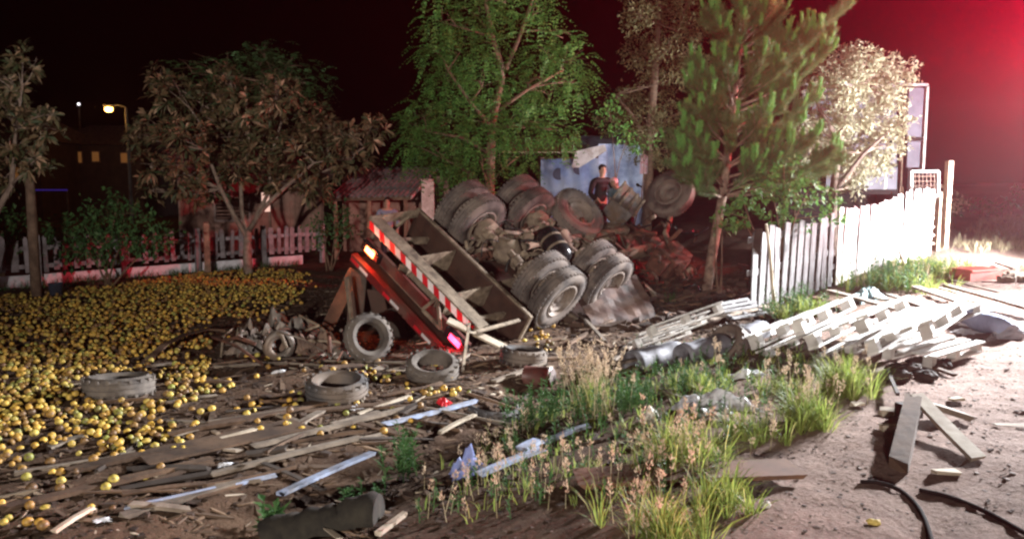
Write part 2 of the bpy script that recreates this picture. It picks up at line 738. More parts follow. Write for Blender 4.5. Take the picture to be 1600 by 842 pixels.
def orange_density(x, y):
    px, py = topix(np.stack([x, y, hgt(x, y) + .03], -1))
    d = np.zeros_like(x)
    # the wide carpet on the far side of the yard, thinning towards the planks
    right = np.interp(py, [415, 430, 455, 480, 500, 560, 600, 640, 680, 760], [470, 500, 500, 470, 440, 400, 380, 360, 330, 260])
    top = np.interp(px, [0, 150, 300, 480], [462, 447, 428, 412])
    inside = smooth(0, 80, right - px) * (py > top)
    d = inside * np.interp(py, [415, 440, 560, 600, 625, 645, 665, 690, 760, 842], [.85, 1, 1, 1, 1, .95, .85, .7, .35, .10])
    # bare patches
    k = .5 + .5 * np.sin(x * 1.9 + 2 * np.sin(y * .9)) * np.sin(y * 1.6 + x * .5)
    d = d * np.clip(.30 + 1.25 * k + .35 * np.sin(x * 5.3 + y * 2.2) * np.sin(y * 4.7 - x * 3.1), .06, 1)
    d[(np.hypot((px - 185) / 75, (py - 604) / 24) < 1)] = 0
    d[(px > 330) & (px < 545) & (py > 495) & (py < 590)] *= .05
    # scattered ones between the tyres and under the tail of the truck
    e = .10 * (px > 380) * (px < 720) * (py > 545) * (py < 680) * smooth(760, 640, px + .6 * (py - 600))
    e = np.maximum(e, .55 * np.exp(-(((px - 575) / 40) ** 2 + ((py - 585) / 14) ** 2)))
    e = np.maximum(e, .5 * np.exp(-(((px - 430) / 60) ** 2 + ((py - 632) / 10) ** 2)))
    e = np.maximum(e, .6 * np.exp(-(((px - 845) / 22) ** 2 + ((py - 530) / 14) ** 2)))
    e = np.maximum(e, .3 * np.exp(-(((px - 690) / 50) ** 2 + ((py - 608) / 8) ** 2)))
    return np.clip(np.maximum(d, e), 0, 1)


cell = 0.076
ox, oy = np.meshgrid(np.arange(-12.5, 2.5, cell), np.arange(5.0, 20.5, cell))
ox = ox.ravel() + rng.uniform(-.026, .026, ox.size)
oy = oy.ravel() + rng.uniform(-.026, .026, oy.size)
keep = rng.random(ox.size) < orange_density(ox, oy) * .72
opx, opy = topix(np.stack([ox, oy, hgt(ox, oy)], -1))
keep &= (opx > -30)
ox, oy = ox[keep], oy[keep]
orad = rng.uniform(.024, .040, ox.size)
oz = hgt(ox, oy) + orad * rng.uniform(.45, 1.0, ox.size)
# some lie on the others
up = rng.random(ox.size) < .10
oz[up] += .035
order = np.argsort(oy)
nearest = order[:300]
rest = order[300:]
Vi, Fi = ico(1)
squash = np.where(rng.random(len(rest)) < .12, rng.uniform(.4, .7, len(rest)), rng.uniform(.86, .98, len(rest)))
V = (Vi[None] * orad[rest][:, None, None] * np.stack([np.ones(len(rest)), rng.uniform(.9, 1.1, len(rest)), squash], 1)[:, None] + np.stack([ox, oy, oz], 1)[rest][:, None]).reshape(-1, 3)
F = (Fi[None] + (np.arange(len(rest)) * len(Vi))[:, None, None]).reshape(-1, 3)
tag(link('spilled_oranges', newmesh('spilled_oranges', V, F, peel, True)), 'thick carpet of spilled oranges covering the far side of the yard', 'oranges', kind='stuff')
V2, F2 = ico(2)
ome = newmesh('orange', V2 * np.array([.033, .033, .0315]), F2, peel, True)
for i in nearest:
    o = link('orange', ome, (float(ox[i]), float(oy[i]), float(oz[i])))
    k_ = float(orad[i]) / .033
    o.scale = (k_, k_ * random.uniform(.9, 1.08), k_ * (random.uniform(.45, .7) if random.random() < .12 else random.uniform(.88, 1)))
    o.rotation_euler = (0, 0, random.uniform(0, 6.28))
    tag(o, 'one of the loose oranges lying on bare earth among the foreground planks and tyres', 'orange', 'loose oranges in front of the orange carpet')

# ================================================================== the overturned truck (wheels in the air)
rubber = mat('dusty_rubber', (.11, .092, .083), (.05, .042, .038), 5.0, .85, bump=.3, bscale=30, dirt=(.155, .125, .105))
old_rubber = mat('worn_rubber', (.075, .07, .07), (.03, .028, .028), 4.0, .7, bump=.2, bscale=30, dirt=(.13, .10, .08))
rim_m = mat('dusty_rim_steel', (.25, .21, .18), (.10, .08, .07), 6.0, .7, .2, dirt=(.20, .16, .13))
chassis_m = mat('muddy_chassis_steel', (.24, .19, .14), (.07, .05, .04), 5.0, .8, .2, dirt=(.22, .17, .12))
tan_m = mat('dusty_tan_steel', (.30, .235, .17), (.09, .066, .048), 6.0, .75, .1)
brown_m = mat('rusty_brown_sheet', (.065, .032, .022), (.028, .016, .013), 3.0, .6, .2, dirt=(.055, .032, .024))
black_m = mat('black_painted_steel', (.02, .02, .022), (.012, .012, .013), 4.0, .25, .3, bump=.05)
red_m = mat('dark_red_paint', (.16, .016, .015), (.06, .01, .01), 3.0, .45, .0, bump=.1, dirt=(.10, .05, .04))
tape_red = mat('reflective_red', (.62, .02, .03), (.48, .015, .025), 4.0, .4, .1, bump=.05)
tape_white = mat('reflective_white', (.78, .76, .76), (.6, .55, .55), 4.0, .4, .1, bump=.05)
rust_m = mat('rust_orange', (.15, .06, .038), (.045, .024, .018), 7.0, .9, .1, bump=.5)
wood_grey = mat('weathered_board', (.26, .21, .165), (.10, .076, .058), 3.0, .9, stretch=(1, 1, 1), bump=.3, bscale=14)
wood_brown = mat('dirty_brown_board', (.13, .078, .048), (.05, .03, .02), 3.0, .9, bump=.3, bscale=14)
wood_pale = mat('pale_clean_board', (.52, .45, .36), (.33, .26, .19), 3.0, .85, bump=.25, bscale=14)
wood_blue = mat('peeling_blue_board', (.30, .36, .52), (.20, .20, .22), 7.0, .8, bump=.3)
wood_dark = mat('blackened_board', (.06, .045, .036), (.03, .022, .018), 4.0, .95, bump=.3)

TR = Matrix(((0.6534, -0.6539, 0.3815, -0.061), (0.7534, 0.5127, -0.4116, 12.484), (0.0734, 0.5564, 0.8277, 1.177), (0, 0, 0, 1)))
truck = empty('overturned_truck', mtx=TR)
tag(truck, 'truck lying upside down, muddy double wheels in the air, striped rear bumper', 'truck')
TW = TR.to_3x3()
TINV = TR.inverted()


def tyre_profile(r, wd, rim):
    h = wd / 2
    return [(rim, -h * .72), (rim + .02, -h * .86), (rim + (r - rim) * .45, -h), (r - .075, -h * .96), (r - .03, -h * .82),
            (r - .006, -h * .62), (r, -h * .55), (r - .012, -h * .53), (r - .012, -h * .47), (r, -h * .45), (r + .001, -h * .1), (r - .012, -h * .08),
            (r - .012, h * .08), (r + .001, h * .1), (r, h * .45), (r - .012, h * .47), (r - .012, h * .53), (r, h * .55), (r - .006, h * .62),
            (r - .03, h * .82), (r - .075, h * .96), (rim + (r - rim) * .45, h), (rim + .02, h * .86), (rim, h * .72)]


def tread_blocks(mb, r, wd, n=44):
    for j in range(n):
        a = 2 * math.pi * j / n
        rot = Matrix.Rotation(-a, 3, 'Y')
        for sy in (-1, 1):
            c = rot @ Vector((r - .014, sy * wd * .35, 0))
            mb.box(c, (.026, wd * .16, 2 * math.pi * r / n * .58), rot)


def wheel_rim(mb, rim, side_, off=0.0, bolts=10):
    """dished steel disc seen from the side_ direction along y, with hand holes and wheel nuts"""
    s = side_
    mb.lathe([(rim + .02, s * .115), (rim - .01, s * .12), (rim - .02, s * .06), (rim - .045, s * .03), (rim * .72, s * (.02 + off)), (rim * .60, s * (.05 + off)), (rim * .40, s * (.055 + off)), (rim * .38, s * (.13 + off)),
              (rim * .25, s * (.15 + off)), (0.001, s * (.15 + off))], 28)
    for j in range(bolts):
        a = 2 * math.pi * j / bolts
        mb.lathe([(.018, s * (.045 + off)), (.018, s * (.09 + off)), (.001, s * (.092 + off))], 6, c=(rim * .5 * math.cos(a), 0, rim * .5 * math.sin(a)))


def holes(mb, rim, s, n=8, off=0.0):
    for j in range(n):
        a = 2 * math.pi * (j + .5) / n
        mb.lathe([(.035, s * (.034 + off)), (.001, s * (.038 + off))], 10, c=(rim * .70 * math.cos(a), 0, rim * .70 * math.sin(a)))


def truck_wheel(pos, face, r=.52, wd=.25, rot=None, deep=False):
    """a wheel as part of the truck: tyre mesh with its rim and hub holes as sub-parts"""
    mb = MB().lathe(tyre_profile(r, wd, .29), 48, closed=True)
    tread_blocks(mb, r, wd)
    t = mb.build('wheel', rubber, truck, smooth_=True)
    t.location = pos
    if rot is not None:
        t.rotation_euler = rot
    t.modifiers.new('edges', 'EDGE_SPLIT').split_angle = R(40)
    m2 = MB()
    wheel_rim(m2, .285, face, -.10 if deep else 0)
    wheel_rim(m2, .285, -face, -.10)
    ro = m2.build('rim', rim_m, t, smooth_=True)
    ro.modifiers.new('edges', 'EDGE_SPLIT').split_angle = R(40)
    m3 = MB()
    holes(m3, .285, face, off=-.10 if deep else 0)
    m3.build('hand_hole', black_m, t)
    return t


# two driven axles with double wheels
for ax in (0.0, 1.3):
    for s in (1, -1):
        truck_wheel((ax, s * .755, 0), -s, deep=True)
        truck_wheel((ax, s * 1.125, 0), s, deep=True)
    mb = MB().tube([(ax, y, 0) for y in (-1.0, -.62, -.3, -.22, 0, .22, .3, .62, 1.0)], [.09, .09, .085, .13, .24, .13, .085, .09, .09], 14)
    mb.tube([(ax - .28, .0, -.02), (ax - .12, 0, 0)], [.06, .2], 12)
    mb.build('axle', chassis_m, truck, smooth_=True).modifiers.new('edges', 'EDGE_SPLIT').split_angle = R(35)
    for s in (1, -1):
        MB().lathe([(.001, s * .62), (.19, s * .62), (.205, s * .60), (.205, s * .46), (.17, s * .44), (.10, s * .44)], 24, c=(ax, 0, 0)).build('brake_drum', chassis_m, truck, smooth_=True).modifiers.new('edges', 'EDGE_SPLIT').split_angle = R(35)
        # brake chamber and its bracket
        MB().tube([(ax - .22, s * .42, .12), (ax - .22, s * .30, .14), (ax - .22, s * .28, .14), (ax - .22, s * .16, .16)], [.075, .085, .06, .055], 12).tube(
            [(ax - .22, s * .42, .12), (ax - .02, s * .46, .1)], .02, 6).build('brake_chamber', tan_m, truck, smooth_=True).modifiers.new('edges', 'EDGE_SPLIT').split_angle = R(35)
        MB().bar((ax, s * .5, .02), (ax - .25 if ax == 0 else ax + .25, s * .5, -.22), .09, .05).bar((ax, s * .50, .12), (ax, s * .50, -.26), .1, .14).build('spring_hanger', chassis_m, truck)
# leaf springs between the axles: stacked blades
for s in (1, -1):
    sp = MB()
    for k in range(6):
        L = .95 - k * .12
        pts = [(.65 + L * t, s * .50, -.10 - .05 * k * .55 - .10 * (1 - abs(t)) + .06) for t in (-1, -.5, 0, .5, 1)]
        for p0, p1 in zip(pts[:-1], pts[1:]):
            sp.bar(p0, p1, .085, .022)
    sp.build('leaf_spring', chassis_m, truck)
    MB().lathe([(.07, -.1), (.07, .1), (.001, .1)], 14, c=(.65, s * .50, -.2)).box((.65, s * .45, -.3), (.3, .05, .22)).build('trunnion', chassis_m, truck)
    # frame rails: C section
    r_ = MB()
    r_.box((1.1, s * .42, -.36), (5.8, .012, .26))
    r_.box((1.1, s * .385, -.236), (5.8, .075, .012)).box((1.1, s * .385, -.484), (5.8, .075, .012))
    r_.build('frame_rail', chassis_m, truck)
for x in (-1.6, -.75, .65, 1.9, 3.1):
    MB().box((x, 0, -.36), (.07, .75, .18)).build('cross_member', chassis_m, truck)
# torque rods, hoses and drive shafts
for s in (1, -1):
    for ax, b in ((0, .62), (1.3, .68)):
        MB().tube([(ax, s * .30, .17), (b, s * .26, .06)], .035, 10).lathe([(.06, -.05), (.06, .05)], 12, c=(ax, s * .30, .17)).lathe([(.06, -.05), (.06, .05)], 12, c=(b, s * .26, .06)).build('torque_rod', tan_m, truck, smooth_=True)
MB().tube([(.24, 0, .03), (.35, 0, .03), (.37, 0, .03), (.95, 0, .03), (1.0, 0, .03), (1.08, 0, .03)], [.06, .09, .055, .055, .09, .06], 12).build('drive_shaft', chassis_m, truck, smooth_=True)
MB().tube([(1.5, 0, .0), (1.58, 0, .0), (1.62, 0, -.01), (3.35, .02, -.10), (3.4, .02, -.10), (3.5, .02, -.12)], [.07, .10, .065, .065, .10, .07], 14).build('drive_shaft', tan_m, truck, smooth_=True)
hose_m = mat('black_hose', (.03, .028, .026), (.012, .012, .012), 5, .6, bump=0)
for k in range(26):
    a0 = Vector((random.uniform(-.7, 1.3), random.uniform(-.5, .5), random.uniform(-.3, .0)))
    b0 = a0 + Vector((random.uniform(.3, .9), random.uniform(-.4, .4), random.uniform(-.1, .15)))
    pts = []
    for i in range(9):
        t = i / 8
        pts.append(a0.lerp(b0, t) + Vector((0, .1 * math.sin(t * 6), .16 * math.sin(math.pi * t))))
    MB().tube(pts, random.choice((.01, .016, .022)), 6).build('air_hose', (hose_m, chassis_m, hose_m, rust_m)[k % 4], truck, smooth_=True)
# valves, brackets and clamps crowding the frame
for k in range(34):
    c_ = Vector((random.uniform(-.6, 2.6), random.choice((-1, 1)) * random.uniform(.05, .55), random.uniform(-.42, .08)))
    q_ = MB().box(c_, (random.uniform(.06, .22), random.uniform(.05, .16), random.uniform(.04, .14)), Matrix.Rotation(random.uniform(-.5, .5), 3, 'Z') @ Matrix.Rotation(random.uniform(-.5, .5), 3, 'X'), .015)
    if k % 3 == 0:
        q_.tube([c_, c_ + Vector((random.uniform(-.1, .1), random.uniform(-.1, .1), .16))], .025, 8)
    q_.build('valve_bracket', (chassis_m, rust_m, black_m, chassis_m, tan_m)[k % 5], truck)
# shiny black air tank across the frame, its bands and end valve
mb = MB()
c0 = TINV @ P(866, 384, 12.55)
ax_d = Vector((.25, 1, .1)).normalized()
mb.tube([c0 + ax_d * q for q in (-.34, -.33, -.29, -.22, .22, .29, .33, .34)], [.02, .09, .16, .185, .185, .16, .09, .02], 20)
tank = mb.build('air_tank', black_m, truck, smooth_=True)
MB().tube([c0 + ax_d * -.12, c0 + ax_d * -.08], .192, 20).tube([c0 + ax_d * .08, c0 + ax_d * .12], .192, 20).build('strap', chassis_m, tank)
# spare wheel with its dished rim turned to the viewer
sp_c = TINV @ P(902, 335, 14.3)
nrm = (TW.inverted() @ Vector((.52, -.62, .60))).normalized()
truck_wheel(sp_c, 1, r=.50, wd=.27, deep=True, rot=Vector((0, 1, 0)).rotation_difference(nrm).to_euler())
# front axle, bent away, with its wheels
fw_c = TINV @ P(1047, 304, 17.2)
nrm = (TW.inverted() @ Vector((-.45, -.65, .45))).normalized()
truck_wheel(fw_c, 1, deep=True, rot=Vector((0, 1, 0)).rotation_difference(nrm).to_euler())
MB().tube([fw_c + nrm * -.1, (fw_c + nrm * -.35).lerp(Vector((5.2, 0, -.4)), .35), (5.2, 0, -.45), (4.9, -.6, -.6)], .06, 10).build('front_axle', chassis_m, truck, smooth_=True)

# ---- tail: striped bumper, brackets, mudguard panel, lamp panel, bed edge
BX, BZ = -1.83, -.085
beam = MB().box((BX + .045, 0, BZ), (.09, 2.5, .15)).build('rear_bumper', tan_m, truck)
bevel(beam, .01)
sm_r, sm_w = MB(), MB()
n_st = 19
for i in range(n_st):
    y0, y1 = -1.22 + 2.44 * i / n_st, -1.22 + 2.44 * (i + 1) / n_st
    sl = .075
    q = [(BX - .004, y0 - sl / 2, BZ - .058), (BX - .004, y1 - sl / 2, BZ - .058), (BX - .004, y1 + sl / 2, BZ + .058), (BX - .004, y0 + sl / 2, BZ + .058)]
    q = [(a, max(-1.235, min(1.235, b)), c) for a, b, c in q]
    MB().add(q, [(0, 3, 2, 1)]).build('stripe', tape_red if i % 2 == 0 else tape_white, beam)
# flange behind the striped face
MB().box((BX + .16, 0, BZ + .055), (.14, 2.46, .02)).build('bumper_flange', tan_m, truck)
for y in (.9, -.95):
    MB().bar((BX + .1, y, BZ - .10), (-.85, y * .98, -.30), .05, .10).build('bumper_bracket', tan_m, truck)
for y in (.30, -.55):
    g_ = MB()
    g_.add([(BX + .1, y - .006, BZ + .06), (BX + .1, y - .006, -.42), (-.86, y - .006, -.42), (-.86, y - .006, -.05),
            (BX + .1, y + .006, BZ + .06), (BX + .1, y + .006, -.42), (-.86, y + .006, -.42), (-.86, y + .006, -.05)],
           [(0, 1, 2, 3), (7, 6, 5, 4), (0, 4, 5, 1), (3, 2, 6, 7), (0, 3, 7, 4), (1, 5, 6, 2)])
    g_.build('gusset', tan_m, truck)
# end arms on the far side of the bumper
MB().box((-1.30, 1.27, BZ + .02), (1.0, .03, .14)).build('bumper_end_plate', tan_m, truck)
MB().bar((-1.62, 1.26, BZ - .05), (-1.62, 1.26, -.55), .05, .05).bar((-1.02, 1.26, BZ), (-1.45, 1.26, -.5), .04, .04).build('end_bracket', tan_m, truck)
# dark mudguard panel right behind the wheels, folded rim on its edge
pan = MB()
for i in range(12):
    pass
Vp, Fp = [], []
for i in range(27):
    for j in range(8):
        y_, z_ = -1.31 + 2.62 * i / 26, -.58 + .56 * j / 7
        q_ = np.array([y_, z_, 0.0])
        Vp.append((-.82 + .030 * float(vnoise(q_, 3.1, 2)) + .014 * float(vnoise(q_, 9.0, 5)), y_, z_))
for i in range(26):
    for j in range(7):
        k = i * 8 + j
        Fp.append((k, k + 8, k + 9, k + 1))
pan.add(Vp, Fp)
pan.build('mudguard_panel', brown_m, truck, smooth_=True).modifiers.new('thick', 'SOLIDIFY').thickness = .012
MB().box((-.82, 0, -.005), (.05, 2.64, .03)).build('panel_rim', tan_m, truck)
MB().box((-.815, -1.33, -.3), (.05, .03, .6)).build('panel_rim', tan_m, truck)
# lamp panel
lp = MB().box((BX + .05, 0, -.42), (.05, 2.42, .17)).build('lamp_panel', red_m, truck)
lamp_on_o = glow('tail_lamp_orange', (1.0, .22, .06), 16)
lamp_on_r = glow('tail_lamp_red', (1.0, .04, .10), 9)
for y, m_, ln in ((.98, lamp_on_o, .20), (-1.02, lamp_on_r, .22)):
    hs = MB().box((BX - .005, y, -.42), (.07, ln + .22, .15)).build('lamp_housing', black_m, truck)
    MB().box((BX - .045, y, -.42), (.02, ln, .085)).build('tail_lamp_lens', m_, hs)
    MB().box((BX - .043, y - ln / 2 - .055, -.42), (.018, .07, .10)).build('indicator_lens', red_m, hs)
# number-plate bracket triangle under the bumper
tb = MB()
A_, B_, C_ = Vector((BX + .02, -.42, BZ - .08)), Vector((BX - .02, -.30, -.47)), Vector((BX - .02, -.72, -.47))
for p, q in ((A_, B_), (B_, C_), (C_, A_)):
    tb.bar(p, q, .05, .03, (1, 0, 0))
tb.build('hanger_triangle', tan_m, truck)
# bed frame edge with red and white reflective tape
bd = MB().box((BX - .02, 0, -.74), (.10, 2.56, .13)).build('bed_edge', red_m, truck)
yy = 1.26
k = 0
while yy > -1.2:
    L = random.choice((.13, .16, .2))
    if k % 3 != 2:
        MB().box((BX - .0735, yy - L / 2, -.75), (.004, L, .05)).build('tape', tape_red if k % 3 == 0 else tape_white, bd)
    yy -= L + (.02 if k % 3 == 0 else .12)
    k += 1
MB().box((.9, 0, -.80), (5.4, 2.5, .08)).build('bed_floor', brown_m, truck)
for k in range(7):
    MB().box((-1.5 + k * .8, 0, -.70), (.08, 2.4, .11)).build('bed_cross_beam', chassis_m, truck)
# crushed cargo sides: boards hanging below the upturned bed
for k in range(10):
    x0 = -1.85 + k * .42
    a_ = TINV @ (TR @ Vector((x0, 1.2 - random.uniform(0, .3), -.86)))
    w0 = TR @ Vector((x0, 1.15, -.86))
    w1 = Vector((w0.x - random.uniform(.0, .5), w0.y + random.uniform(-.5, .1), gz(w0.x, w0.y) + .02))
    if w1.y < 11.0:
        continue
    MB().bar(TINV @ w0, TINV @ w1, .19, .028, jit=.05).build('crushed_side_board', (wood_brown, wood_dark, red_m, brown_m)[k % 4], truck)
for k in range(5):
    w0 = TR @ Vector((-1.9, 1.0 - k * .42, -.85))
    w1 = Vector((w0.x + random.uniform(-.1, .15), w0.y + random.uniform(-.1, .3), gz(w0.x, w0.y) - .02))
    if w0.z > .25:
        MB().bar(TINV @ w0, TINV @ w1, .24, .03, (.8, .6, 0), jit=.06).build('crushed_tail_board', brown_m if k % 2 else wood_dark, truck)
# stake that props the corner, and the twisted strips by the near corner
MB().bar(TINV @ P(541, 432, 11.4), TINV @ G(553, 528), .045, .045).build('corner_stake', tan_m, truck)
MB().bar(TINV @ P(733, 505, 10.3), TINV @ G(722, 582), .035, .035).build('corner_stake', tan_m, truck)
MB().bar(TINV @ P(700, 500, 10.5), TINV @ P(800, 548, 10.4), .12, .03).build('torn_plank_strip', wood_pale, truck)
MB().bar(TINV @ P(745, 518, 10.2), TINV @ P(812, 500, 10.9), .05, .02).build('torn_plank_strip', tan_m, truck)

# ---- the front: broken cab, battery box, engine and gearbox
bx = MB()
c = TINV @ P(972, 322, 16.2)
rr = Matrix.Rotation(.3, 3, 'X') @ Matrix.Rotation(.4, 3, 'Z')
bx.box(c, (.75, .5, .42), rr, .03)
fr = bx.build('battery_box', mat('grey_box_steel', (.16, .155, .15), (.06, .055, .05), 5, .6, .2, dirt=(.14, .10, .07)), truck)
for k in range(4):
    MB().bar(c + rr @ Vector((-.40, -.27 + .18 * k, .23)), c + rr @ Vector((.40, -.27 + .18 * k, .23)), .05, .03).build('slat', tan_m, fr)
# gearbox and engine lump, rusty castings
eng = MB()
e0 = TINV @ P(1046, 408, 15.3)
for q, sz in (((0, 0, 0), (.62, .5, .44)), ((.42, .05, -.03), (.35, .40, .38)), ((-.42, 0, .02), (.30, .3, .30)), ((.1, .1, .25), (.30, .22, .14)), ((.05, -.28, .05), (.5, .10, .2))):
    eng.box(e0 + Vector(q), sz, Matrix.Rotation(random.uniform(-.2, .2), 3, 'Z'), .03)
en = eng.build('engine_block', rust_m, truck)
bevel(en, .04, 3)
for k in range(4):
    c_ = e0 + Vector((-.24 + .17 * k, -.36, .02))
    MB().tube([c_ + Vector((0, .1, .05)), c_ + Vector((0, -.02, .06)), c_ + Vector((.05, -.08, 0)), c_ + Vector((.12, -.09, -.06))], .035, 8).build('exhaust_pipe', rust_m, en, smooth_=True)
MB().lathe([(.001, .0), (.14, 0), (.15, .02), (.15, .05), (.05, .06), (.001, .06)], 20, c=e0 + Vector((.1, -.42, -.02))).build('pulley', chassis_m, en, smooth_=True)
# crumpled cab sheet
def crumple(name, o_, ux, uy, nu, nv, amp, m_, parent, freq=3.0, seed=1):
    V, F = [], []
    nrm_ = Vector(ux).cross(Vector(uy)).normalized()
    for i in range(nu + 1):
        for j in range(nv + 1):
            p = Vector(o_) + Vector(ux) * (i / nu) + Vector(uy) * (j / nv)
            q = np.array(p)
            d = float(vnoise(q, freq, seed)) + .5 * float(vnoise(q, freq * 2.6, seed + 3)) + .25 * random.uniform(-1, 1)
            V.append(p + nrm_ * amp * d + Vector((random.uniform(-1, 1), random.uniform(-1, 1), random.uniform(-1, 1))) * amp * .15)
    for i in range(nu):
        for j in range(nv):
            k = i * (nv + 1) + j
            F.append((k, k + 1, k + nv + 2, k + nv + 1))
    mb = MB().add(V, F)
    return mb


cab_m = mat('scorched_red_cab', (.075, .035, .025), (.025, .018, .015), 4, .7, .1, dirt=(.11, .065, .045))
for k, (p, ux, uy, am) in enumerate((((4.2, -1.2, -.5), (1.6, .2, -.1), (.2, .5, -.9), .12), ((4.4, -.2, -.7), (1.1, .3, .1), (-.2, 1.0, -.4), .14), ((3.6, -.5, -.45), (.2, .9, .05), (1.1, -.1, -.1), .1), ((3.4, .35, -.4), (.9, .1, .0), (0, .7, -.5), .1))):
    o = crumple('cab_sheet', p, ux, uy, 12, 9, am, cab_m, truck, 3, k).build('cab_sheet', cab_m, truck)
    o.modifiers.new('thick', 'SOLIDIFY').thickness = .012
# bent pipes, struts and springs in the wreck
for k in range(40):
    px, py = random.uniform(915, 1085), random.uniform(345, 455)
    a0 = TINV @ P(px, py, random.uniform(14.0, 16.2))
    d_ = Vector((random.uniform(-1, 1), random.uniform(-1, 1), random.uniform(-.6, .6)))
    b0 = a0 + d_ * random.uniform(.25, .6)
    mid = (a0 + b0) / 2 + Vector((0, 0, random.uniform(-.12, .15)))
    MB().tube([a0, a0.lerp(mid, .6), mid, mid.lerp(b0, .5), b0], random.choice((.018, .025, .04)), 7).build('bent_strut', random.choice((rust_m, chassis_m, cab_m, black_m)), truck, smooth_=True)
# dark leaf of bed side folded under the second pair of wheels
crumple('folded_bed_sheet', TINV @ P(905, 470, 12.6), TW.inverted() @ Vector((1.0, .7, .35)), TW.inverted() @ Vector((.35, -.2, -.75)), 10, 8, .05, brown_m, truck, 3, 5).build('folded_bed_sheet', cab_m, truck).modifiers.new('thick', 'SOLIDIFY').thickness = .015

# lamps' own light
for y, col_, pw in ((.98, (1.0, .16, .05), 26), (-1.02, (1.0, .05, .08), 10)):
    lo = TR @ Vector((BX - .10, y, -.42))
    lamp('tail_lamp_light', 'POINT', lo, col_, pw, size=.04)

# ================================================================== trees and bushes
bark_pale = mat('pale_bark', (.34, .25, .20), (.17, .12, .095), 7, .9, bump=.5)
bark_brown = mat('brown_bark', (.20, .125, .08), (.085, .055, .038), 7, .9, bump=.5)
bark_pine = mat('pine_bark', (.30, .21, .155), (.10, .065, .05), 9, .95, bump=.8)


def blobs_at(lst, Y, depth=.8, zs=1.0):
    out = []
    for b in lst:
        px, py, rp = b[:3]
        dy = b[3] if len(b) > 3 else random.uniform(-depth, depth)
        y = Y + dy
        out.append((np.array(P(px, py, y)), rp * y / FPX * zs))
    return out


def sample(blob, n, inner=.45):
    c, r = blob
    d = rdir(n)
    rr = r * (inner + (1 - inner) * rng.random(n) ** .6)
    return c + d * rr[:, None] * np.array([1, 1, .9]), d


def curve_to(a, b, sag=.12, n=5):
    a, b = Vector(a), Vector(b)
    d = b - a
    o = Vector((random.uniform(-1, 1), random.uniform(-1, 1), random.uniform(-.2, 1))) * d.length * sag
    return [a + d * (i / n) + o * math.sin(math.pi * i / n) for i in range(n + 1)]


def make_tree(name, label, stems, blobs, leafy, leaf_m, bark, cat='tree', limb_r=.05, twigs=6, crown='crown', group=None):
    """stems: list of (points, radii); limbs run from the nearest stem point to every clump, twigs on from there"""
    base = Vector(stems[0][0][0])
    root = empty(name, base)
    tag(root, label, cat, group)
    tr = MB()
    nodes = []
    for pts, rad in stems:
        tr.tube(pts, rad, 9)
        nodes += [(Vector(p), r) for p, r in zip(pts[1:], rad[1:])]
    tr.build('trunk', bark, root, smooth_=True, world=True)
    br = MB()
    for c, r in blobs:
        cv = Vector(c)
        cand = [(p, rad) for p, rad in nodes if p.z < cv.z + .15] or nodes
        p, rad = min(cand, key=lambda q: (q[0] - cv).length + .6 * abs(q[0].z - cv.z))
        r0 = min(rad * .8, limb_r)
        pts = curve_to(p, cv)
        br.tube(pts, [r0 * (1 - .6 * i / 5) for i in range(6)], 6)
        for _ in range(twigs):
            d = Vector(rdir(1)[0])
            d.z = abs(d.z) * .7 + d.z * .3
            e = cv + d * r * .9
            br.tube(curve_to(pts[random.randint(3, 5)], e, .15, 3), [r0 * .35, r0 * .3, r0 * .22, r0 * .1], 5)
    br.build('branches', bark, root, smooth_=True, world=True)
    parts = leafy(blobs)
    V, F = joinmesh(parts)
    b0 = np.array(base)
    link(crown, newmesh(crown, V - b0, F, leaf_m), (0, 0, 0), root)
    return root


def rosettes(per_m3=None, count=14, ln=.22, wd=.065, k=9, droop=.22, inner=.35):
    def f(blobs):
        out = []
        for b in blobs:
            n = max(6, int(count * (b[1] / .5) ** 2))
            p, d = sample(b, n, inner)
            ax = unit(d + np.array([0, 0, .7]) + .3 * rng.normal(size=d.shape))
            P_ = np.repeat(p, k, 0)
            A_ = np.repeat(ax, k, 0)
            r_ = rdir(len(P_))
            dr = unit(r_ - (r_ * A_).sum(1, keepdims=True) * A_)
            ld = unit(dr * rng.uniform(.6, 1.2, (len(P_), 1)) + A_ * rng.uniform(.1, .9, (len(P_), 1)))
            L = ln * rng.uniform(.6, 1.25, len(P_))
            out.append(leaves_long(P_ + ld * .02, ld, A_, L, wd * rng.uniform(.7, 1.2, len(P_)) * L / ln, droop))
        return out
    return f


def fronds(count=30, flen=.45, ln=.09, wd=.035, pairs=8, inner=.35, droop=.5):
    def f(blobs):
        out = []
        for b in blobs:
            n = max(6, int(count * (b[1] / .5) ** 2))
            p, d = sample(b, n, inner)
            ax = unit(d * np.array([1, 1, .5]) + np.array([0, 0, -.15]) + .5 * rng.normal(size=d.shape))
            sd = unit(np.cross(ax, np.array([0, 0, 1.0])))
            upv = np.cross(sd, ax)
            L = flen * rng.uniform(.6, 1.2, n)
            for i in range(pairs):
                t = (i + .6) / pairs
                q = p + ax * (L * t)[:, None] + np.array([0, 0, -1]) * (droop * L * t * t)[:, None]
                for s in (-1, 1):
                    ld = unit(sd * s + ax * .55 + np.array([0, 0, -.35]) + .2 * rng.normal(size=ax.shape))
                    out.append(leaves_quad(q, ld, upv, ln * rng.uniform(.7, 1.2, n) * (1.1 - .5 * t), wd * rng.uniform(.8, 1.2, n)))
        return out
    return f


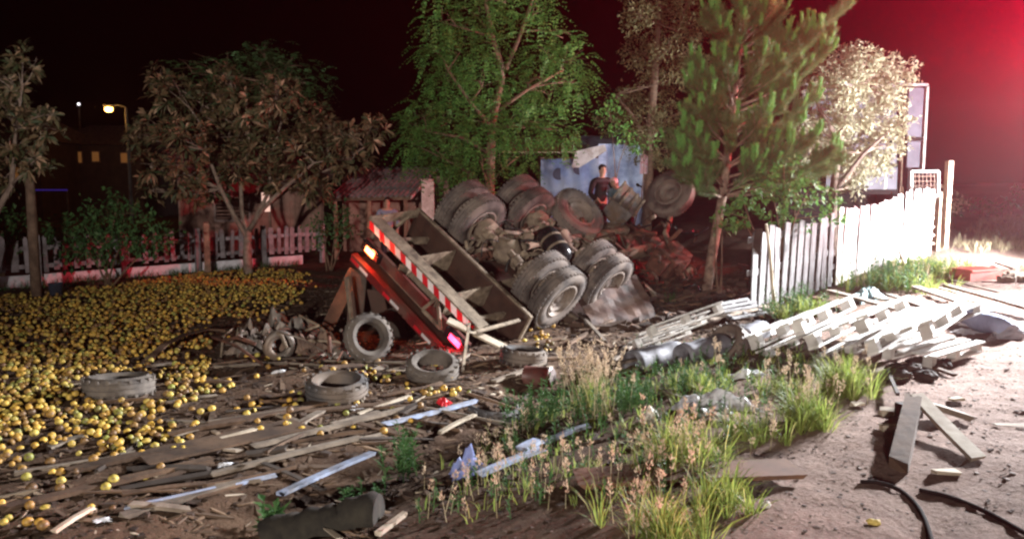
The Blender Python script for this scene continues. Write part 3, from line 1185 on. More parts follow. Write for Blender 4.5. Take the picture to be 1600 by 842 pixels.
def broad(count=90, ln=.10, wd=.06, inner=.3, dn=.2):
    def f(blobs):
        out = []
        for b in blobs:
            n = max(10, int(count * (b[1] / .5) ** 2))
            # leaves gather in small sprays
            c, d = sample(b, max(4, n // 9), inner)
            i = rng.integers(0, len(c), n)
            p = c[i] + rng.normal(size=(n, 3)) * .085
            ld = unit(d[i] + rng.normal(size=(n, 3)) * .8 - np.array([0, 0, dn]))
            nn = unit(np.array([0, 0, 1.0]) + .6 * rng.normal(size=(n, 3)))
            out.append(leaves_quad(p, ld, nn, ln * rng.uniform(.6, 1.25, n), wd * rng.uniform(.6, 1.2, n)))
        return out
    return f


lm_loquat = leafmat('loquat_leaf', (.035, .06, .025), (.17, .11, .06), .5, .15, (.44, .28, .18))
lm_green = leafmat('fresh_green_leaf', (.04, .13, .03), (.10, .25, .05), .5, .3, (.17, .32, .08))
lm_dim = leafmat('dull_olive_leaf', (.07, .075, .03), (.16, .14, .06), .6, .2, (.22, .18, .10))
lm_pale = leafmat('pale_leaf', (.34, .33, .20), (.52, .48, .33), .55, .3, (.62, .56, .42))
lm_shrub = leafmat('bright_shrub_leaf', (.05, .14, .035), (.11, .25, .06), .5, .3, (.18, .32, .10))
lm_bush = leafmat('dark_bush_leaf', (.03, .09, .03), (.07, .15, .05), .5, .25, (.11, .19, .07))
lm_needle = leafmat('pine_needle', (.07, .13, .05), (.12, .20, .075), .5, .2, (.22, .21, .11))
lm_candle = leafmat('pine_candle', (.10, .30, .07), (.18, .42, .11), .5, .25)

# the wide loquat before the picket fence
Yq = 19.6
B = P(388, 418, Yq)
B.z = gz(B.x, B.y) - .05
stems = [([B, P(386, 390, Yq), P(388, 360, Yq)], [.13, .10, .085]),
         ([P(387, 372, Yq), P(365, 335, Yq), P(345, 295, Yq - .3), P(322, 235, Yq - .4)], [.07, .06, .05, .03]),
         ([P(388, 368, Yq), P(378, 330, Yq + .3), P(376, 280, Yq + .4), P(390, 210, Yq + .2)], [.06, .055, .045, .03]),
         ([P(388, 362, Yq), P(412, 325, Yq - .2), P(440, 298, Yq - .4), P(490, 255, Yq - .5)], [.07, .06, .05, .03]),
         ([P(400, 340, Yq), P(420, 300, Yq + .5), P(425, 240, Yq + .6), P(440, 190, Yq + .5)], [.05, .045, .04, .025]),
         ([P(412, 325, Yq), P(455, 292, Yq), P(520, 262, Yq + .2), P(570, 230, Yq)], [.045, .04, .03, .02])]
bl = blobs_at([(262, 140, 30), (300, 165, 38), (345, 150, 36), (385, 165, 40), (430, 150, 34), (470, 175, 36), (505, 200, 34), (545, 212, 30), (580, 202, 24), (240, 200, 32), (290, 220, 42), (345, 215, 45),
               (405, 220, 45), (460, 235, 42), (510, 245, 36), (550, 250, 26), (235, 262, 26), (285, 270, 36), (335, 280, 36), (440, 285, 30), (490, 285, 30), (375, 262, 36), (250, 118, 18), (350, 122, 22), (440, 130, 20), (215, 215, 16), (240, 300, 18), (300, 305, 22)], Yq, .9)
make_tree('loquat_tree', 'wide loquat with forked pale stems and big pointed leaves before the picket fence', stems, bl, rosettes(count=30, ln=.25, wd=.07, k=10), lm_loquat, bark_pale, limb_r=.035)
# the one cut by the left edge
Yl = 15.5
B = P(-38, 470, Yl)
B.z = gz(B.x, B.y) - .05
stems = [([B, P(-25, 380, Yl), P(-2, 325, Yl), P(18, 290, Yl), P(25, 200, Yl)], [.09, .075, .06, .05, .03]), ([P(-25, 380, Yl), P(-60, 300, Yl), P(-80, 200, Yl)], [.06, .05, .03])]
bl = blobs_at([(35, 95, 26), (20, 130, 32), (55, 180, 30), (15, 185, 36), (70, 205, 26), (25, 235, 36), (55, 250, 24), (10, 275, 26), (-40, 120, 45), (-60, 200, 50), (-40, 260, 40), (75, 180, 15)], Yl, .7)
make_tree('loquat_tree', 'reddish leafed tree cut off by the left edge of the picture', stems, bl, rosettes(count=34, ln=.21, wd=.058, k=10), lm_loquat, bark_pale, limb_r=.03)
# feathery tall tree behind the truck
Yc = 19.5
B = P(770, 400, Yc)
B.z = gz(B.x, B.y) - .05
stems = [([B, P(765, 300, Yc), P(768, 200, Yc), P(785, 120, Yc)], [.15, .12, .10, .07]),
         ([P(785, 120, Yc), P(770, 60, Yc - .3), P(758, 0, Yc - .3), P(750, -80, Yc)], [.06, .05, .04, .03]),
         ([P(790, 110, Yc), P(815, 50, Yc), P(835, -10, Yc), P(845, -90, Yc)], [.05, .045, .035, .025]),
         ([P(768, 200, Yc), P(735, 160, Yc - .6), P(700, 110, Yc - .7)], [.05, .04, .025]),
         ([P(768, 180, Yc), P(825, 140, Yc), P(880, 110, Yc + .3)], [.05, .04, .025]),
         ([P(766, 240, Yc), P(720, 215, Yc), P(665, 205, Yc)], [.05, .035, .02])]
bl = blobs_at([(690, 35, 32), (740, 20, 36), (790, 5, 30), (850, 15, 26), (675, 80, 28), (720, 80, 38), (770, 70, 28), (700, 130, 40), (755, 130, 36), (850, 80, 30), (890, 100, 34), (905, 130, 24), (820, 125, 34), (860, 150, 36),
               (660, 180, 32), (700, 190, 40), (760, 195, 42), (820, 200, 40), (870, 205, 30), (645, 225, 28), (690, 245, 36), (750, 250, 36), (810, 245, 32), (640, 195, 20), (690, -40, 40), (760, -50, 45), (830, -50, 40), (880, 60, 20), (720, 285, 26)], Yc, 1.1)
make_tree('feathery_tree', 'tall feathery green tree with thin bare upper stems behind the overturned wheels', stems, bl, fronds(count=66, flen=.5, ln=.105, wd=.042, pairs=7), lm_green, bark_brown, limb_r=.03, twigs=5)
# dim tree between the feathery one and the pine
Yd = 23.5
B = P(1010, 340, Yd)
B.z = gz(B.x, B.y) - .05
stems = [([B, P(1015, 220, Yd), P(1025, 100, Yd), P(1030, 10, Yd)], [.16, .13, .10, .06]), ([P(1015, 220, Yd), P(980, 170, Yd), P(960, 150, Yd)], [.07, .05, .03]), ([P(1025, 100, Yd), P(1060, 50, Yd), P(1075, 0, Yd)], [.06, .05, .03])]
bl = blobs_at([(1000, 30, 32), (1045, 20, 36), (1085, 40, 34), (1005, 85, 34), (1055, 90, 40), (1090, 110, 34), (1020, 140, 34), (975, 160, 30), (955, 190, 24), (1010, 190, 32), (1050, 180, 34), (1000, 230, 24), (1040, 245, 26), (1010, -30, 45), (1080, -30, 45)], Yd, 1.2)
make_tree('background_tree', 'dull olive tree standing between the feathery tree and the pine', stems, bl, broad(count=420, ln=.12, wd=.055), lm_dim, bark_brown, limb_r=.04)
# dark far tree behind the loquat
Yf = 30
B = P(430, 380, Yf)
B.z = -.05
stems = [([B, P(432, 250, Yf), P(430, 130, Yf)], [.25, .2, .12])]
bl = blobs_at([(300, 115, 34), (350, 115, 38), (400, 110, 42), (450, 105, 40), (480, 130, 34), (430, 150, 40), (380, 145, 36), (470, 165, 28), (405, 80, 22)], Yf, 1.5)
make_tree('background_tree', 'dark crown rising faintly behind the wide loquat', stems, bl, fronds(count=18, flen=.7, ln=.17, wd=.07, pairs=6), lm_bush, bark_brown)
# pale overexposed tree by the panelled shed
Yp = 21.0
B = P(1300, 400, Yp)
B.z = gz(B.x, B.y) - .05
stems = [([B, P(1302, 300, Yp), P(1312, 220, Yp), P(1325, 150, Yp)], [.13, .10, .08, .05]), ([P(1302, 300, Yp), P(1350, 240, Yp - .3), P(1395, 200, Yp - .4)], [.06, .045, .025]), ([P(1312, 220, Yp), P(1280, 170, Yp), P(1265, 130, Yp)], [.05, .04, .025])]
bl = blobs_at([(1320, 100, 26), (1350, 95, 24), (1380, 105, 22), (1412, 112, 20), (1285, 125, 28), (1330, 135, 30), (1370, 140, 28), (1400, 150, 22), (1290, 170, 30), (1335, 180, 32), (1380, 185, 28), (1410, 195, 18), (1295, 215, 28), (1340, 225, 32), (1385, 230, 26), (1375, 258, 18), (1340, 262, 22),
               (1260, 200, 26), (1270, 245, 26), (1325, 85, 16), (1335, 290, 18)], Yp, .9)
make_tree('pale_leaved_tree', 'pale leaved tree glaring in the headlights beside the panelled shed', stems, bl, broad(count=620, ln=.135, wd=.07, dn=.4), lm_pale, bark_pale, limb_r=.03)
# low dull branches behind it
bl = blobs_at([(1300, 285, 26), (1330, 300, 22), (1270, 290, 24)], 19.5, .4)
B = P(1300, 400, 19.5)
B.z = gz(B.x, B.y) - .03
make_tree('olive_bush', 'dull olive bush between the pale tree and the pallet fence', [([B, P(1300, 330, 19.5), P(1305, 300, 19.5)], [.05, .04, .03])], bl, broad(count=170, ln=.10, wd=.03), lm_dim, bark_brown, 'bush')


# ---- pine
def needles(path, n, ln, wd, start=.3, spread=.9, lift=.25):
    """needles set round a twig path (array of points)"""
    path = np.array([tuple(p) for p in path])
    t = start + (1 - start) * rng.random(n) ** .85
    k = t * (len(path) - 1)
    i = np.minimum(k.astype(int), len(path) - 2)
    fr_ = (k - i)[:, None]
    p = path[i] * (1 - fr_) + path[i + 1] * fr_
    ax = unit(path[i + 1] - path[i])
    r_ = rdir(n)
    r_ = unit(r_ - (r_ * ax).sum(1, keepdims=True) * ax)
    d = unit(ax * rng.uniform(.45, 1.0, (n, 1)) + r_ * spread + np.array([0, 0, lift]))
    sd = unit(np.cross(d, rdir(n)))
    L = (ln * rng.uniform(.7, 1.2, n))[:, None]
    V = np.stack([p + sd * wd / 2, p - sd * wd / 2, p + d * L + sd * wd * .2, p + d * L - sd * wd * .2], 1).reshape(-1, 3)
    F = np.arange(n)[:, None] * 4 + np.array([[0, 1, 3, 2]])
    return V, F


Yn = 15.8
B = P(1103, 462, Yn)
B.z = gz(B.x, B.y) - .05
trunk_px = [(1103, 455), (1112, 400), (1121, 350), (1130, 300), (1137, 240), (1143, 190), (1150, 120), (1158, 50), (1166, -30), (1174, -130), (1180, -230)]
tpts = [B] + [P(a, b, Yn) for a, b in trunk_px[1:]]
trad = [.105, .098, .092, .086, .08, .074, .066, .055, .045, .03, .01]
pine = empty('pine_tree', B)
tag(pine, 'tall young pine with bright green upright shoots beside the pallet fence', 'tree')
MB().tube(tpts, trad, 10).build('trunk', bark_pine, pine, smooth_=True, world=True)


def trunk_at(z):
    for p, q in zip(tpts[:-1], tpts[1:]):
        if p.z <= z <= q.z:
            return p.lerp(q, (z - p.z) / (q.z - p.z))
    return tpts[-1]


tips = [(1108, 25, -.3), (1130, 40, -.6), (1162, 15, -.5), (1145, 75, -.5), (1122, 90, -.8), (1085, 130, -.3), (1112, 155, -.8), (1098, 175, -.6), (1070, 205, -.2), (1058, 225, .3), (1145, 190, -1.0), (1088, 215, -.9), (1105, 245, -.7), (1075, 260, -.6),
        (1328, 5, .2), (1300, 60, .4), (1275, 50, -.2), (1292, 80, -.4), (1262, 70, .2), (1250, 110, .5), (1235, 50, -.3), (1225, 100, -.7), (1240, 145, -.3), (1270, 150, .3), (1210, 150, .4), (1215, 30, .4), (1190, 90, -.9), (1175, 45, .8), (1205, 200, -.4), (1245, 190, .3),
        (1180, 250, -1.0), (1212, 238, -.8), (1300, 235, -.5), (1285, 262, .2), (1255, 235, .6), (1310, 250, .4), (1195, 175, -.8), (1190, 10, .9), (1080, 95, .6), (1075, 170, .9), (1065, 235, -.4), (1090, 265, -.3), (1060, 262, .2), (1085, 240, .3), (1098, 205, -.2), (1100, 285, -.6), (1120, 130, -.5), (1175, 130, -.4), (1215, 265, -.2), (1270, 215, -.3), (1235, 225, -.9), (1190, 215, .5), (1160, 150, .6)]
wood, nd, cd = MB(), [], []


def branch(tip, up):
    tip = Vector(tip)
    d = Vector((tip.x - tpts[4].x, tip.y - tpts[4].y, 0)).length
    z0 = max(tpts[3].z - .1, tip.z - .35 * d - random.uniform(.2, .5))
    a_ = trunk_at(z0)
    mid = a_.lerp(tip, .6) - Vector((0, 0, .12 * d))
    path = [a_, a_.lerp(mid, .5), mid, mid.lerp(tip, .5) + Vector((0, 0, -.03)), tip]
    wood.tube(path, [.03, .024, .018, .012, .006], 6)
    n = int(900 * max(.5, d))
    nd.append(needles(path, n, .15, .006, .30))
    # side twigs
    for _ in range(int(5 + 4 * d)):
        t = random.uniform(.4, .95)
        k = t * 4
        i = min(3, int(k))
        p = path[i].lerp(path[i + 1], k - i)
        dr = ((path[i + 1] - path[i]).normalized() + Vector(rdir(1)[0]) * .8 + Vector((0, 0, .35))).normalized()
        e = p + dr * random.uniform(.18, .42)
        wood.tube([p, p.lerp(e, .6) - Vector((0, 0, .02)), e], [.009, .007, .004], 5)
        nd.append(needles([p, p.lerp(e, .5), e], 230, .14, .006, .1))
        if random.random() < .35:
            e2 = e + Vector((dr.x * .1, dr.y * .1, .18)) * random.uniform(.8, 1.3)
            cd.append(needles([e, e.lerp(e2, .5), e2], 170, .075, .007, 0, .6, .3))
    # the upright candle at the tip
    for q in range(random.choice((1, 2, 3))):
        o_ = Vector((random.uniform(-.12, .12), random.uniform(-.12, .12), -.06 * q))
        e2 = tip + o_ + Vector((random.uniform(-.04, .08), 0, random.uniform(.20, .36)))
        cd.append(needles([tip + o_ * .5, (tip + o_).lerp(e2, .5), e2], 340, .085, .008, 0, .6, .25))


for px, py, dy in tips:
    branch(P(px, py, Yn + dy), 1)
for _ in range(22):
    z = random.uniform(tpts[4].z, 6.8)
    a_ = random.uniform(0, 6.28)
    L = random.uniform(.7, 1.5) * (1.25 - z / 9)
    c_ = trunk_at(z)
    tp = c_ + Vector((math.cos(a_) * L, math.sin(a_) * L * 1.1, .45 * L))
    if topix(np.array(tp))[0] < 1235 and topix(np.array(tp))[0] > 1075:
        branch(tp, 1)
wood.build('branches', bark_pine, pine, smooth_=True, world=True)
V, F = joinmesh(nd)
link('crown', newmesh('crown', V - np.array(B), F, lm_needle), parent=pine)
V, F = joinmesh(cd)
link('young_shoots', newmesh('young_shoots', V - np.array(B), F, lm_candle), parent=pine)


# ---- shrubs
def shrub(name, label, px, py, Y, blobs, fol, lm, n_st=4, cat='shrub', depth=.4, group=None):
    B = P(px, py, Y)
    B.z = gz(B.x, B.y) - .03
    bl = blobs_at(blobs, Y, depth)
    st = []
    for k in range(n_st):
        c, r = bl[(k * len(bl)) // n_st]
        o_ = Vector((random.uniform(-.1, .1), random.uniform(-.1, .1), 0))
        st.append((curve_to(B + o_, Vector(c), .08, 4), [.022, .02, .016, .012, .008]))
    return make_tree(name, label, st, bl, fol, lm, bark_brown, cat, limb_r=.012, twigs=3, crown='foliage', group=group)


shrub('leafy_shrub', 'bright green leafy shrub leaning over the pallet fence below the pine', 1225, 430, 14.9, [(1160, 310, 24), (1190, 295, 26), (1225, 262, 18), (1235, 290, 26), (1262, 300, 26), (1290, 315, 24), (1205, 330, 30), (1250, 335, 30), (1160, 340, 26), (1240, 250, 12), (1200, 270, 16), (1135, 335, 16), (1300, 335, 18)], rosettes(count=60, ln=.105, wd=.05, k=7, droop=.1), lm_shrub, 6)
shrub('leafy_shrub', 'dark green bush spilling over the picket fence beside the brown post', 170, 440, 17.2, [(95, 360, 26), (130, 350, 30), (165, 345, 30), (195, 335, 24), (150, 385, 32), (195, 370, 30), (230, 375, 28), (255, 370, 20), (110, 395, 24), (185, 310, 14), (235, 345, 18)], broad(count=300, ln=.13, wd=.075), lm_bush, 6)
shrub('leafy_shrub', 'low dark bush at the foot of the left edge tree', 10, 450, 17.4, [(5, 345, 22), (30, 350, 20), (-20, 340, 26), (20, 375, 20)], broad(count=260, ln=.13, wd=.075), lm_bush, 3)
shrub('leafy_shrub', 'dark bush between the loquat and the striped bumper', 515, 410, 20.0, [(500, 345, 20), (525, 340, 20), (545, 360, 18), (510, 370, 22), (535, 325, 14)], broad(count=260, ln=.12, wd=.06), lm_bush, 4)
shrub('leafy_shrub', 'thin young shoot with pale leaves at the pine trunk', 1128, 430, 15.3, [(1128, 355, 12), (1120, 345, 9), (1140, 350, 9)], rosettes(count=40, ln=.10, wd=.045, k=6), lm_shrub, 2)
shrub('leafy_shrub', 'yellow green bush under the dull olive tree behind the person in black', 970, 330, 21.5, [(955, 190, 26), (985, 205, 24), (1005, 225, 22), (945, 165, 16)], broad(count=150, ln=.13, wd=.07), lm_green, 3)
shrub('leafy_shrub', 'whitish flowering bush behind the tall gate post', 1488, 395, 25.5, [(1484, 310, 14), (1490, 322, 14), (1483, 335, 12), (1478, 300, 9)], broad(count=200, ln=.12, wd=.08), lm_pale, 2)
for k, (px, py, r, lb) in enumerate(((1530, 330, 30, 'dark bush on the bank past the gate post, nearest the flowering bush'), (1575, 325, 30, 'dark bush on the bank nearest the right edge'))):
    shrub('bank_bush', lb, px, py + 30, 30, [(px - 18, py, r * .7), (px + 16, py + 4, r * .7), (px, py - 14, r * .6)], broad(count=70, ln=.18, wd=.10), lm_bush, 3, group='dark bushes on the bank')

# ================================================================== fences, walls and houses
paint_white = mat('old_white_paint', (.62, .58, .56), (.36, .31, .28), 5, .85, bump=.2)
picket_m = mat('grey_picket_wood', (.32, .28, .30), (.15, .125, .13), 4, .9, bump=.3, bscale=16)
pallet_m = mat('weathered_pallet_wood', (.30, .295, .30), (.12, .115, .115), 6, .9, bump=.35, bscale=16, stretch=(3, 3, .5))
white_plank_m = mat('whitewashed_plank', (.62, .57, .55), (.36, .31, .30), 4, .85, bump=.3, bscale=16)
post_m = mat('brown_post_wood', (.26, .17, .12), (.11, .07, .05), 5, .9, bump=.4)
tin_m = mat('corrugated_tin', (.46, .40, .40), (.22, .18, .18), 4, .6, .2, bump=.1)


def rail_line(a, b, n):
    return [Vector(a).lerp(Vector(b), i / n) for i in range(n + 1)]


# ---- picket fence of the left-hand garden
FA, FB = Vector((-13.2, 14.6, 0)), Vector((-5.3, 22.3, 0))
fd = (FB - FA).normalized()
fnorm = Vector((fd.y, -fd.x, 0))
fence = empty('picket_fence', (FA + FB) / 2)
tag(fence, 'long weathered picket fence along the far edge of the oranges', 'fence')
flen = (FB - FA).length
pm = []
for k in range(4):
    hh = .96 + .03 * k
    mb = MB()
    wv = .105 + .008 * (k % 3)
    mb.add([(-wv / 2, 0, 0), (wv / 2, 0, 0), (wv / 2, 0, hh - .05), (0, 0, hh + .02 * (k % 2)), (-wv / 2, 0, hh - .04),
            (-wv / 2, .022, 0), (wv / 2, .022, 0), (wv / 2, .022, hh - .05), (0, .022, hh + .02 * (k % 2)), (-wv / 2, .022, hh - .04)],
           [(0, 1, 2, 3, 4), (9, 8, 7, 6, 5), (0, 5, 6, 1), (1, 6, 7, 2), (2, 7, 8, 3), (3, 8, 9, 4), (4, 9, 5, 0)])
    pm.append(newmesh('picket', mb.v, mb.f, picket_m))
s = .1
ang = math.atan2(fd.y, fd.x)
while s < flen:
    p = FA + fd * s
    px_, _ = topix(np.array((p.x, p.y, .5)))
    if px_ > -40 and random.random() > .05:
        o = link('picket', random.choice(pm), parent=fence)
        o.location = Vector((p.x, p.y, gz(p.x, p.y) + .30 + random.uniform(.0, .04))) - fence.location
        o.rotation_euler = (random.uniform(-.03, .03), random.uniform(-.05, .05), ang + random.uniform(-.06, .06))
        o.scale = (random.uniform(.8, 1.2), 1, random.uniform(.68, .76))
    s += random.choice((.17, .19, .21, .24))
for z in (.42, .80):
    for k in range(4):
        a_, b_ = FA + fd * (flen * k / 4 + .02), FA + fd * (flen * (k + 1) / 4 - .02)
        off = fnorm * -.05
        MB().bar(a_ + off + Vector((0, 0, z)), b_ + off + Vector((0, 0, z + random.uniform(-.03, .03))), .04, .09).build('rail', picket_m, fence, world=True)
s = .5
while s < flen:
    p = FA + fd * s + fnorm * .10
    MB().box((p.x, p.y, .52), (.11, .10, 1.15), rotz(ang), .01).build('post', picket_m, fence, world=True)
    s += 1.75
# low white wall behind the pickets
w0, w1 = FA + fd * .2 - fnorm * .03, FA + fd * (flen - .6) - fnorm * .03
lw = MB()
for k in range(5):
    a_, b_ = w0.lerp(w1, k / 5), w0.lerp(w1, (k + 1) / 5)
    lw.bar(a_ + Vector((0, 0, .09)), b_ + Vector((0, 0, .09)), .10, .30)
o = lw.build('low_wall', mat('fresh_whitewash', (.62, .60, .64), (.40, .37, .40), 3, .8, bump=.1), loc=tuple(w0.lerp(w1, .5)))
tag(o, 'low whitewashed wall along the foot of the picket fence', 'wall')
# thick brown post before the fence
pb = G(57, 462)
o = MB().tube([pb + Vector((0, 0, -.1)), pb + Vector((.01, 0, 1.2)), pb + Vector((.02, 0, 2.28))], [.10, .095, .085], 10).build('wooden_post', post_m, loc=tuple(pb), smooth_=True)
tag(o, 'tall brown wooden post standing before the picket fence', 'post')
pb2 = G(325, 428)
o = MB().box((pb2.x, pb2.y, .6), (.14, .12, 1.3), rotz(.4), .015).build('wooden_post', post_m, loc=tuple(pb2))
tag(o, 'short square post standing proud of the picket fence near the loquat', 'post')
q = G(88, 462)
o = MB().lathe([(.001, .0), (.11, 0), (.14, .24), (.15, .25), (.13, .25), (.105, .03), (.001, .02)], 16, 'z', q).build('bucket', mat('dark_blue_plastic', (.05, .06, .09), (.03, .035, .05), 4, .5), loc=tuple(q), smooth_=True)
tag(o, 'small dark bucket at the foot of the tall brown post', 'bucket')

# ---- wooden house behind the loquat
house_m = mat('dim_house_boards', (.36, .21, .17), (.20, .11, .085), 3, .9, bump=.3)
tile_m = mat('dusty_roof_tile', (.20, .12, .10), (.09, .05, .045), 6, .85, bump=.3)
dark_m = mat('dark_interior', (.02, .015, .014), (.01, .01, .01), 3, .9, bump=0)
H0 = P(285, 395, 25.5)
H1 = P(505, 395, 27.0)
hz = 2.35
house = empty('wooden_house', ((H0.x + H1.x) / 2, (H0.y + H1.y) / 2, 0))
tag(house, 'low wooden house with a slatted window and lit door behind the loquat', 'house')
hd = Vector((H1.x - H0.x, H1.y - H0.y, 0))
hl = hd.length
hd.normalize()
hn = Vector((hd.y, -hd.x, 0))
Hb = Vector((H0.x, H0.y, 0))
ha = math.atan2(hd.y, hd.x)


def hp(u, v, z):
    return Hb + hd * u + hn * v + Vector((0, 0, z))


# front wall in strips round the openings: window 1.0-2.0, door 2.5-2.9
for (u0, u1, z0, z1) in ((0, 1.0, 0, hz), (1.0, 2.1, 0, .95), (1.0, 2.1, 1.95, hz), (2.1, 2.45, 0, hz), (2.45, 2.75, 2.05, hz), (2.75, hl, 0, hz)):
    MB().box(hp((u0 + u1) / 2, 0, (z0 + z1) / 2), (u1 - u0 - .004, .12, z1 - z0 - .004), rotz(ha)).build('wall', house_m, house, world=True)
MB().box(hp(0, -2.0, hz / 2), (.12, 3.85, hz), rotz(ha)).box(hp(hl, -2.0, hz / 2), (.12, 3.85, hz), rotz(ha)).box(hp(hl / 2, -4, hz / 2), (hl, .12, hz), rotz(ha)).build('wall', house_m, house, world=True)
for u in np.arange(.12, hl, .17):
    if not (.95 < u < 2.15 or 2.4 < u < 2.8):
        MB().box(hp(u, .07, hz / 2), (.02, .02, hz - .05), rotz(ha)).build('batten', house_m, house, world=True)
wf = MB()
for u in (1.02, 1.55, 2.08):
    wf.box(hp(u, .03, 1.45), (.06, .16, 1.0), rotz(ha))
for z in (.97, 1.93):
    wf.box(hp(1.55, .03, z), (1.12, .17, .07), rotz(ha))
wn = wf.build('window', mat('window_frame_paint', (.34, .24, .22), (.2, .14, .13), 4, .8), house, world=True)
for k in range(8):
    MB().box(hp(1.28, .0, 1.06 + k * .115), (.46, .10, .015), rotz(ha) @ Matrix.Rotation(.5, 3, 'X')).build('slat', house_m, wn).matrix_parent_inverse = house.matrix_basis.inverted()
    MB().box(hp(1.82, .0, 1.06 + k * .115), (.46, .10, .015), rotz(ha) @ Matrix.Rotation(.5, 3, 'X')).build('slat', house_m, wn).matrix_parent_inverse = house.matrix_basis.inverted()
MB().box(hp(2.6, -.05, .62), (.28, .03, 1.2), rotz(ha)).build('door', house_m, house, world=True)
MB().box(hp(2.6, -.05, 1.55), (.26, .03, .62), rotz(ha)).build('lit_pane', glow('lit_doorway', (1.0, .62, .5), .9), house, world=True)
# pitched tile roof
rf = MB()
n_row = 7
for sgn, v0, v1 in ((1, .55, -2.0), (-1, -4.5, -2.0)):
    for k in range(n_row):
        t0, t1 = k / n_row, (k + 1) / n_row + .02
        va, vb = v0 + (v1 - v0) * t0, v0 + (v1 - v0) * min(t1, 1)
        za, zb = hz - .05 + 1.0 * t0, hz - .05 + 1.0 * min(t1, 1)
        cols = 40
        V = []
        for i in range(cols + 1):
            u = -.4 + (hl + .8) * i / cols
            wv = .025 * math.sin(i * math.pi)
            wv = .03 * (i % 2)
            V += [hp(u, va, za + wv), hp(u, vb, zb + wv - .03)]
        rf.add(V, [(2 * i, 2 * i + 2, 2 * i + 3, 2 * i + 1) for i in range(cols)])
o = rf.build('roof', tile_m, house, world=True)
o.modifiers.new('thick', 'SOLIDIFY').thickness = .03

# ---- open lean-to with a wavy tin roof
A0, A1 = P(515, 308, 23.0), P(640, 306, 22.5)
lean = empty('lean_to', (P(580, 395, 23.5).x, 23.5, 0))
tag(lean, 'open lean-to with a corrugated roof beside the wooden house', 'shed')
V, F = [], []
nc = 60
dpt = Vector((.5, 2.6, .85))
a0, a1 = Vector(A0), Vector(A1)
for i in range(nc + 1):
    p = a0.lerp(a1, i / nc) + Vector((0, 0, .03 * math.cos(i * math.pi / 2)))
    V += [p, p + dpt]
    if i:
        F.append((2 * i - 2, 2 * i, 2 * i + 1, 2 * i - 1))
o = MB().add(V, F).build('roof', tin_m, lean, world=True)
o.modifiers.new('thick', 'SOLIDIFY').thickness = .012
MB().bar(a1 + Vector((.05, -.03, -.04)), a1 + dpt + Vector((.05, 0, -.04)), .04, .09).build('barge_board', paint_white, lean, world=True)
MB().bar(a0 + Vector((0, .05, -.07)), a1 + Vector((0, .05, -.07)), .06, .09).build('beam', post_m, lean, world=True)
for q in (a0 + Vector((.15, .05, 0)), a0.lerp(a1, .5) + Vector((0, .05, 0)), a1 + Vector((-.12, .05, 0)), a1 + dpt + Vector((-.1, 0, 0)), a0 + dpt + Vector((.1, 0, 0))):
    MB().box((q.x, q.y, (q.z - .12) / 2), (.1, .1, q.z - .12)).build('post', post_m, lean, world=True)
MB().box((a0.x + 1.5, a0.y + 2.7, 1.2), (3.4, .08, 2.4)).build('back_wall', house_m, lean, world=True)
# pale slab of wall at its right
p = P(668, 400, 22.5)
o = MB().box((p.x, 22.8, 1.15), (.35, .1, 2.3)).build('wall_panel', paint_white, loc=(p.x, 22.8, 0))
tag(o, 'narrow pale wall panel between the lean-to and the feathery tree', 'panel')

# ---- shed clad in blue tarpaulin, behind the truck
tarp_m = mat('blue_tarpaulin', (.20, .26, .46), (.11, .13, .24), 2.2, .5, bump=.15, dirt=(.30, .32, .42))
tarp2_m = mat('silvery_tarpaulin', (.40, .47, .62), (.16, .20, .32), 2.5, .45, bump=.15)
SH = [P(800, 240, 23.6), P(935, 240, 22.6), P(1010, 232, 23.6)]
shed = empty('tarpaulin_shed', (P(910, 300, 23).x, 23.2, .4))
tag(shed, 'small shed clad in blue tarpaulin with a white gable board behind the truck', 'shed')


def drape(a, b, z0, z1, nu, nv, amp, seed, side_n):
    V, F = [], []
    for i in range(nu + 1):
        for j in range(nv + 1):
            t = i / nu
            p = Vector((a[0] + (b[0] - a[0]) * t, a[1] + (b[1] - a[1]) * t, z0 + (z1 - z0) * j / nv))
            q = np.array(p)
            d = float(vnoise(q * np.array([1.5, 1.5, .6]), 2.6, seed)) + .5 * float(vnoise(q, 7, seed + 1)) + .4 * math.sin(t * nu * .7 + j * .3)
            V.append(p + Vector(side_n) * amp * d)
    for i in range(nu):
        for j in range(nv):
            k = i * (nv + 1) + j
            F.append((k, k + nv + 1, k + nv + 2, k + 1))
    return MB().add(V, F)


gA, gB, gC = (P(845, 300, 23.4).x, 23.4), (P(935, 300, 22.6).x, 22.6), (P(1008, 300, 23.6).x, 23.6)
zt = P(870, 248, 23).z
drape(gA, gB, .2, zt, 34, 16, .035, 1, (.1, -1, 0)).build('tarpaulin', tarp_m, shed, smooth_=True, world=True)
drape(gB, gC, .2, P(960, 226, 23).z, 26, 18, .05, 4, (.3, -1, 0)).build('tarpaulin', tarp2_m, shed, smooth_=True, world=True)
# round vents in the tarpaulin
for px_, py_ in ((874, 272), (906, 264)):
    c = P(px_, py_, 22.75)
    t_ = (c.x - gA[0]) / (gB[0] - gA[0])
    c.y = gA[1] + (gB[1] - gA[1]) * t_ - .05
    MB().lathe([(.17, -.02), (.17, .01), (.15, .02), (.001, .02)], 18, 'y', c, rot=None).build('vent', mat('dark_vent', (.05, .05, .08), None, 4, .7), shed, smooth_=True, world=True)
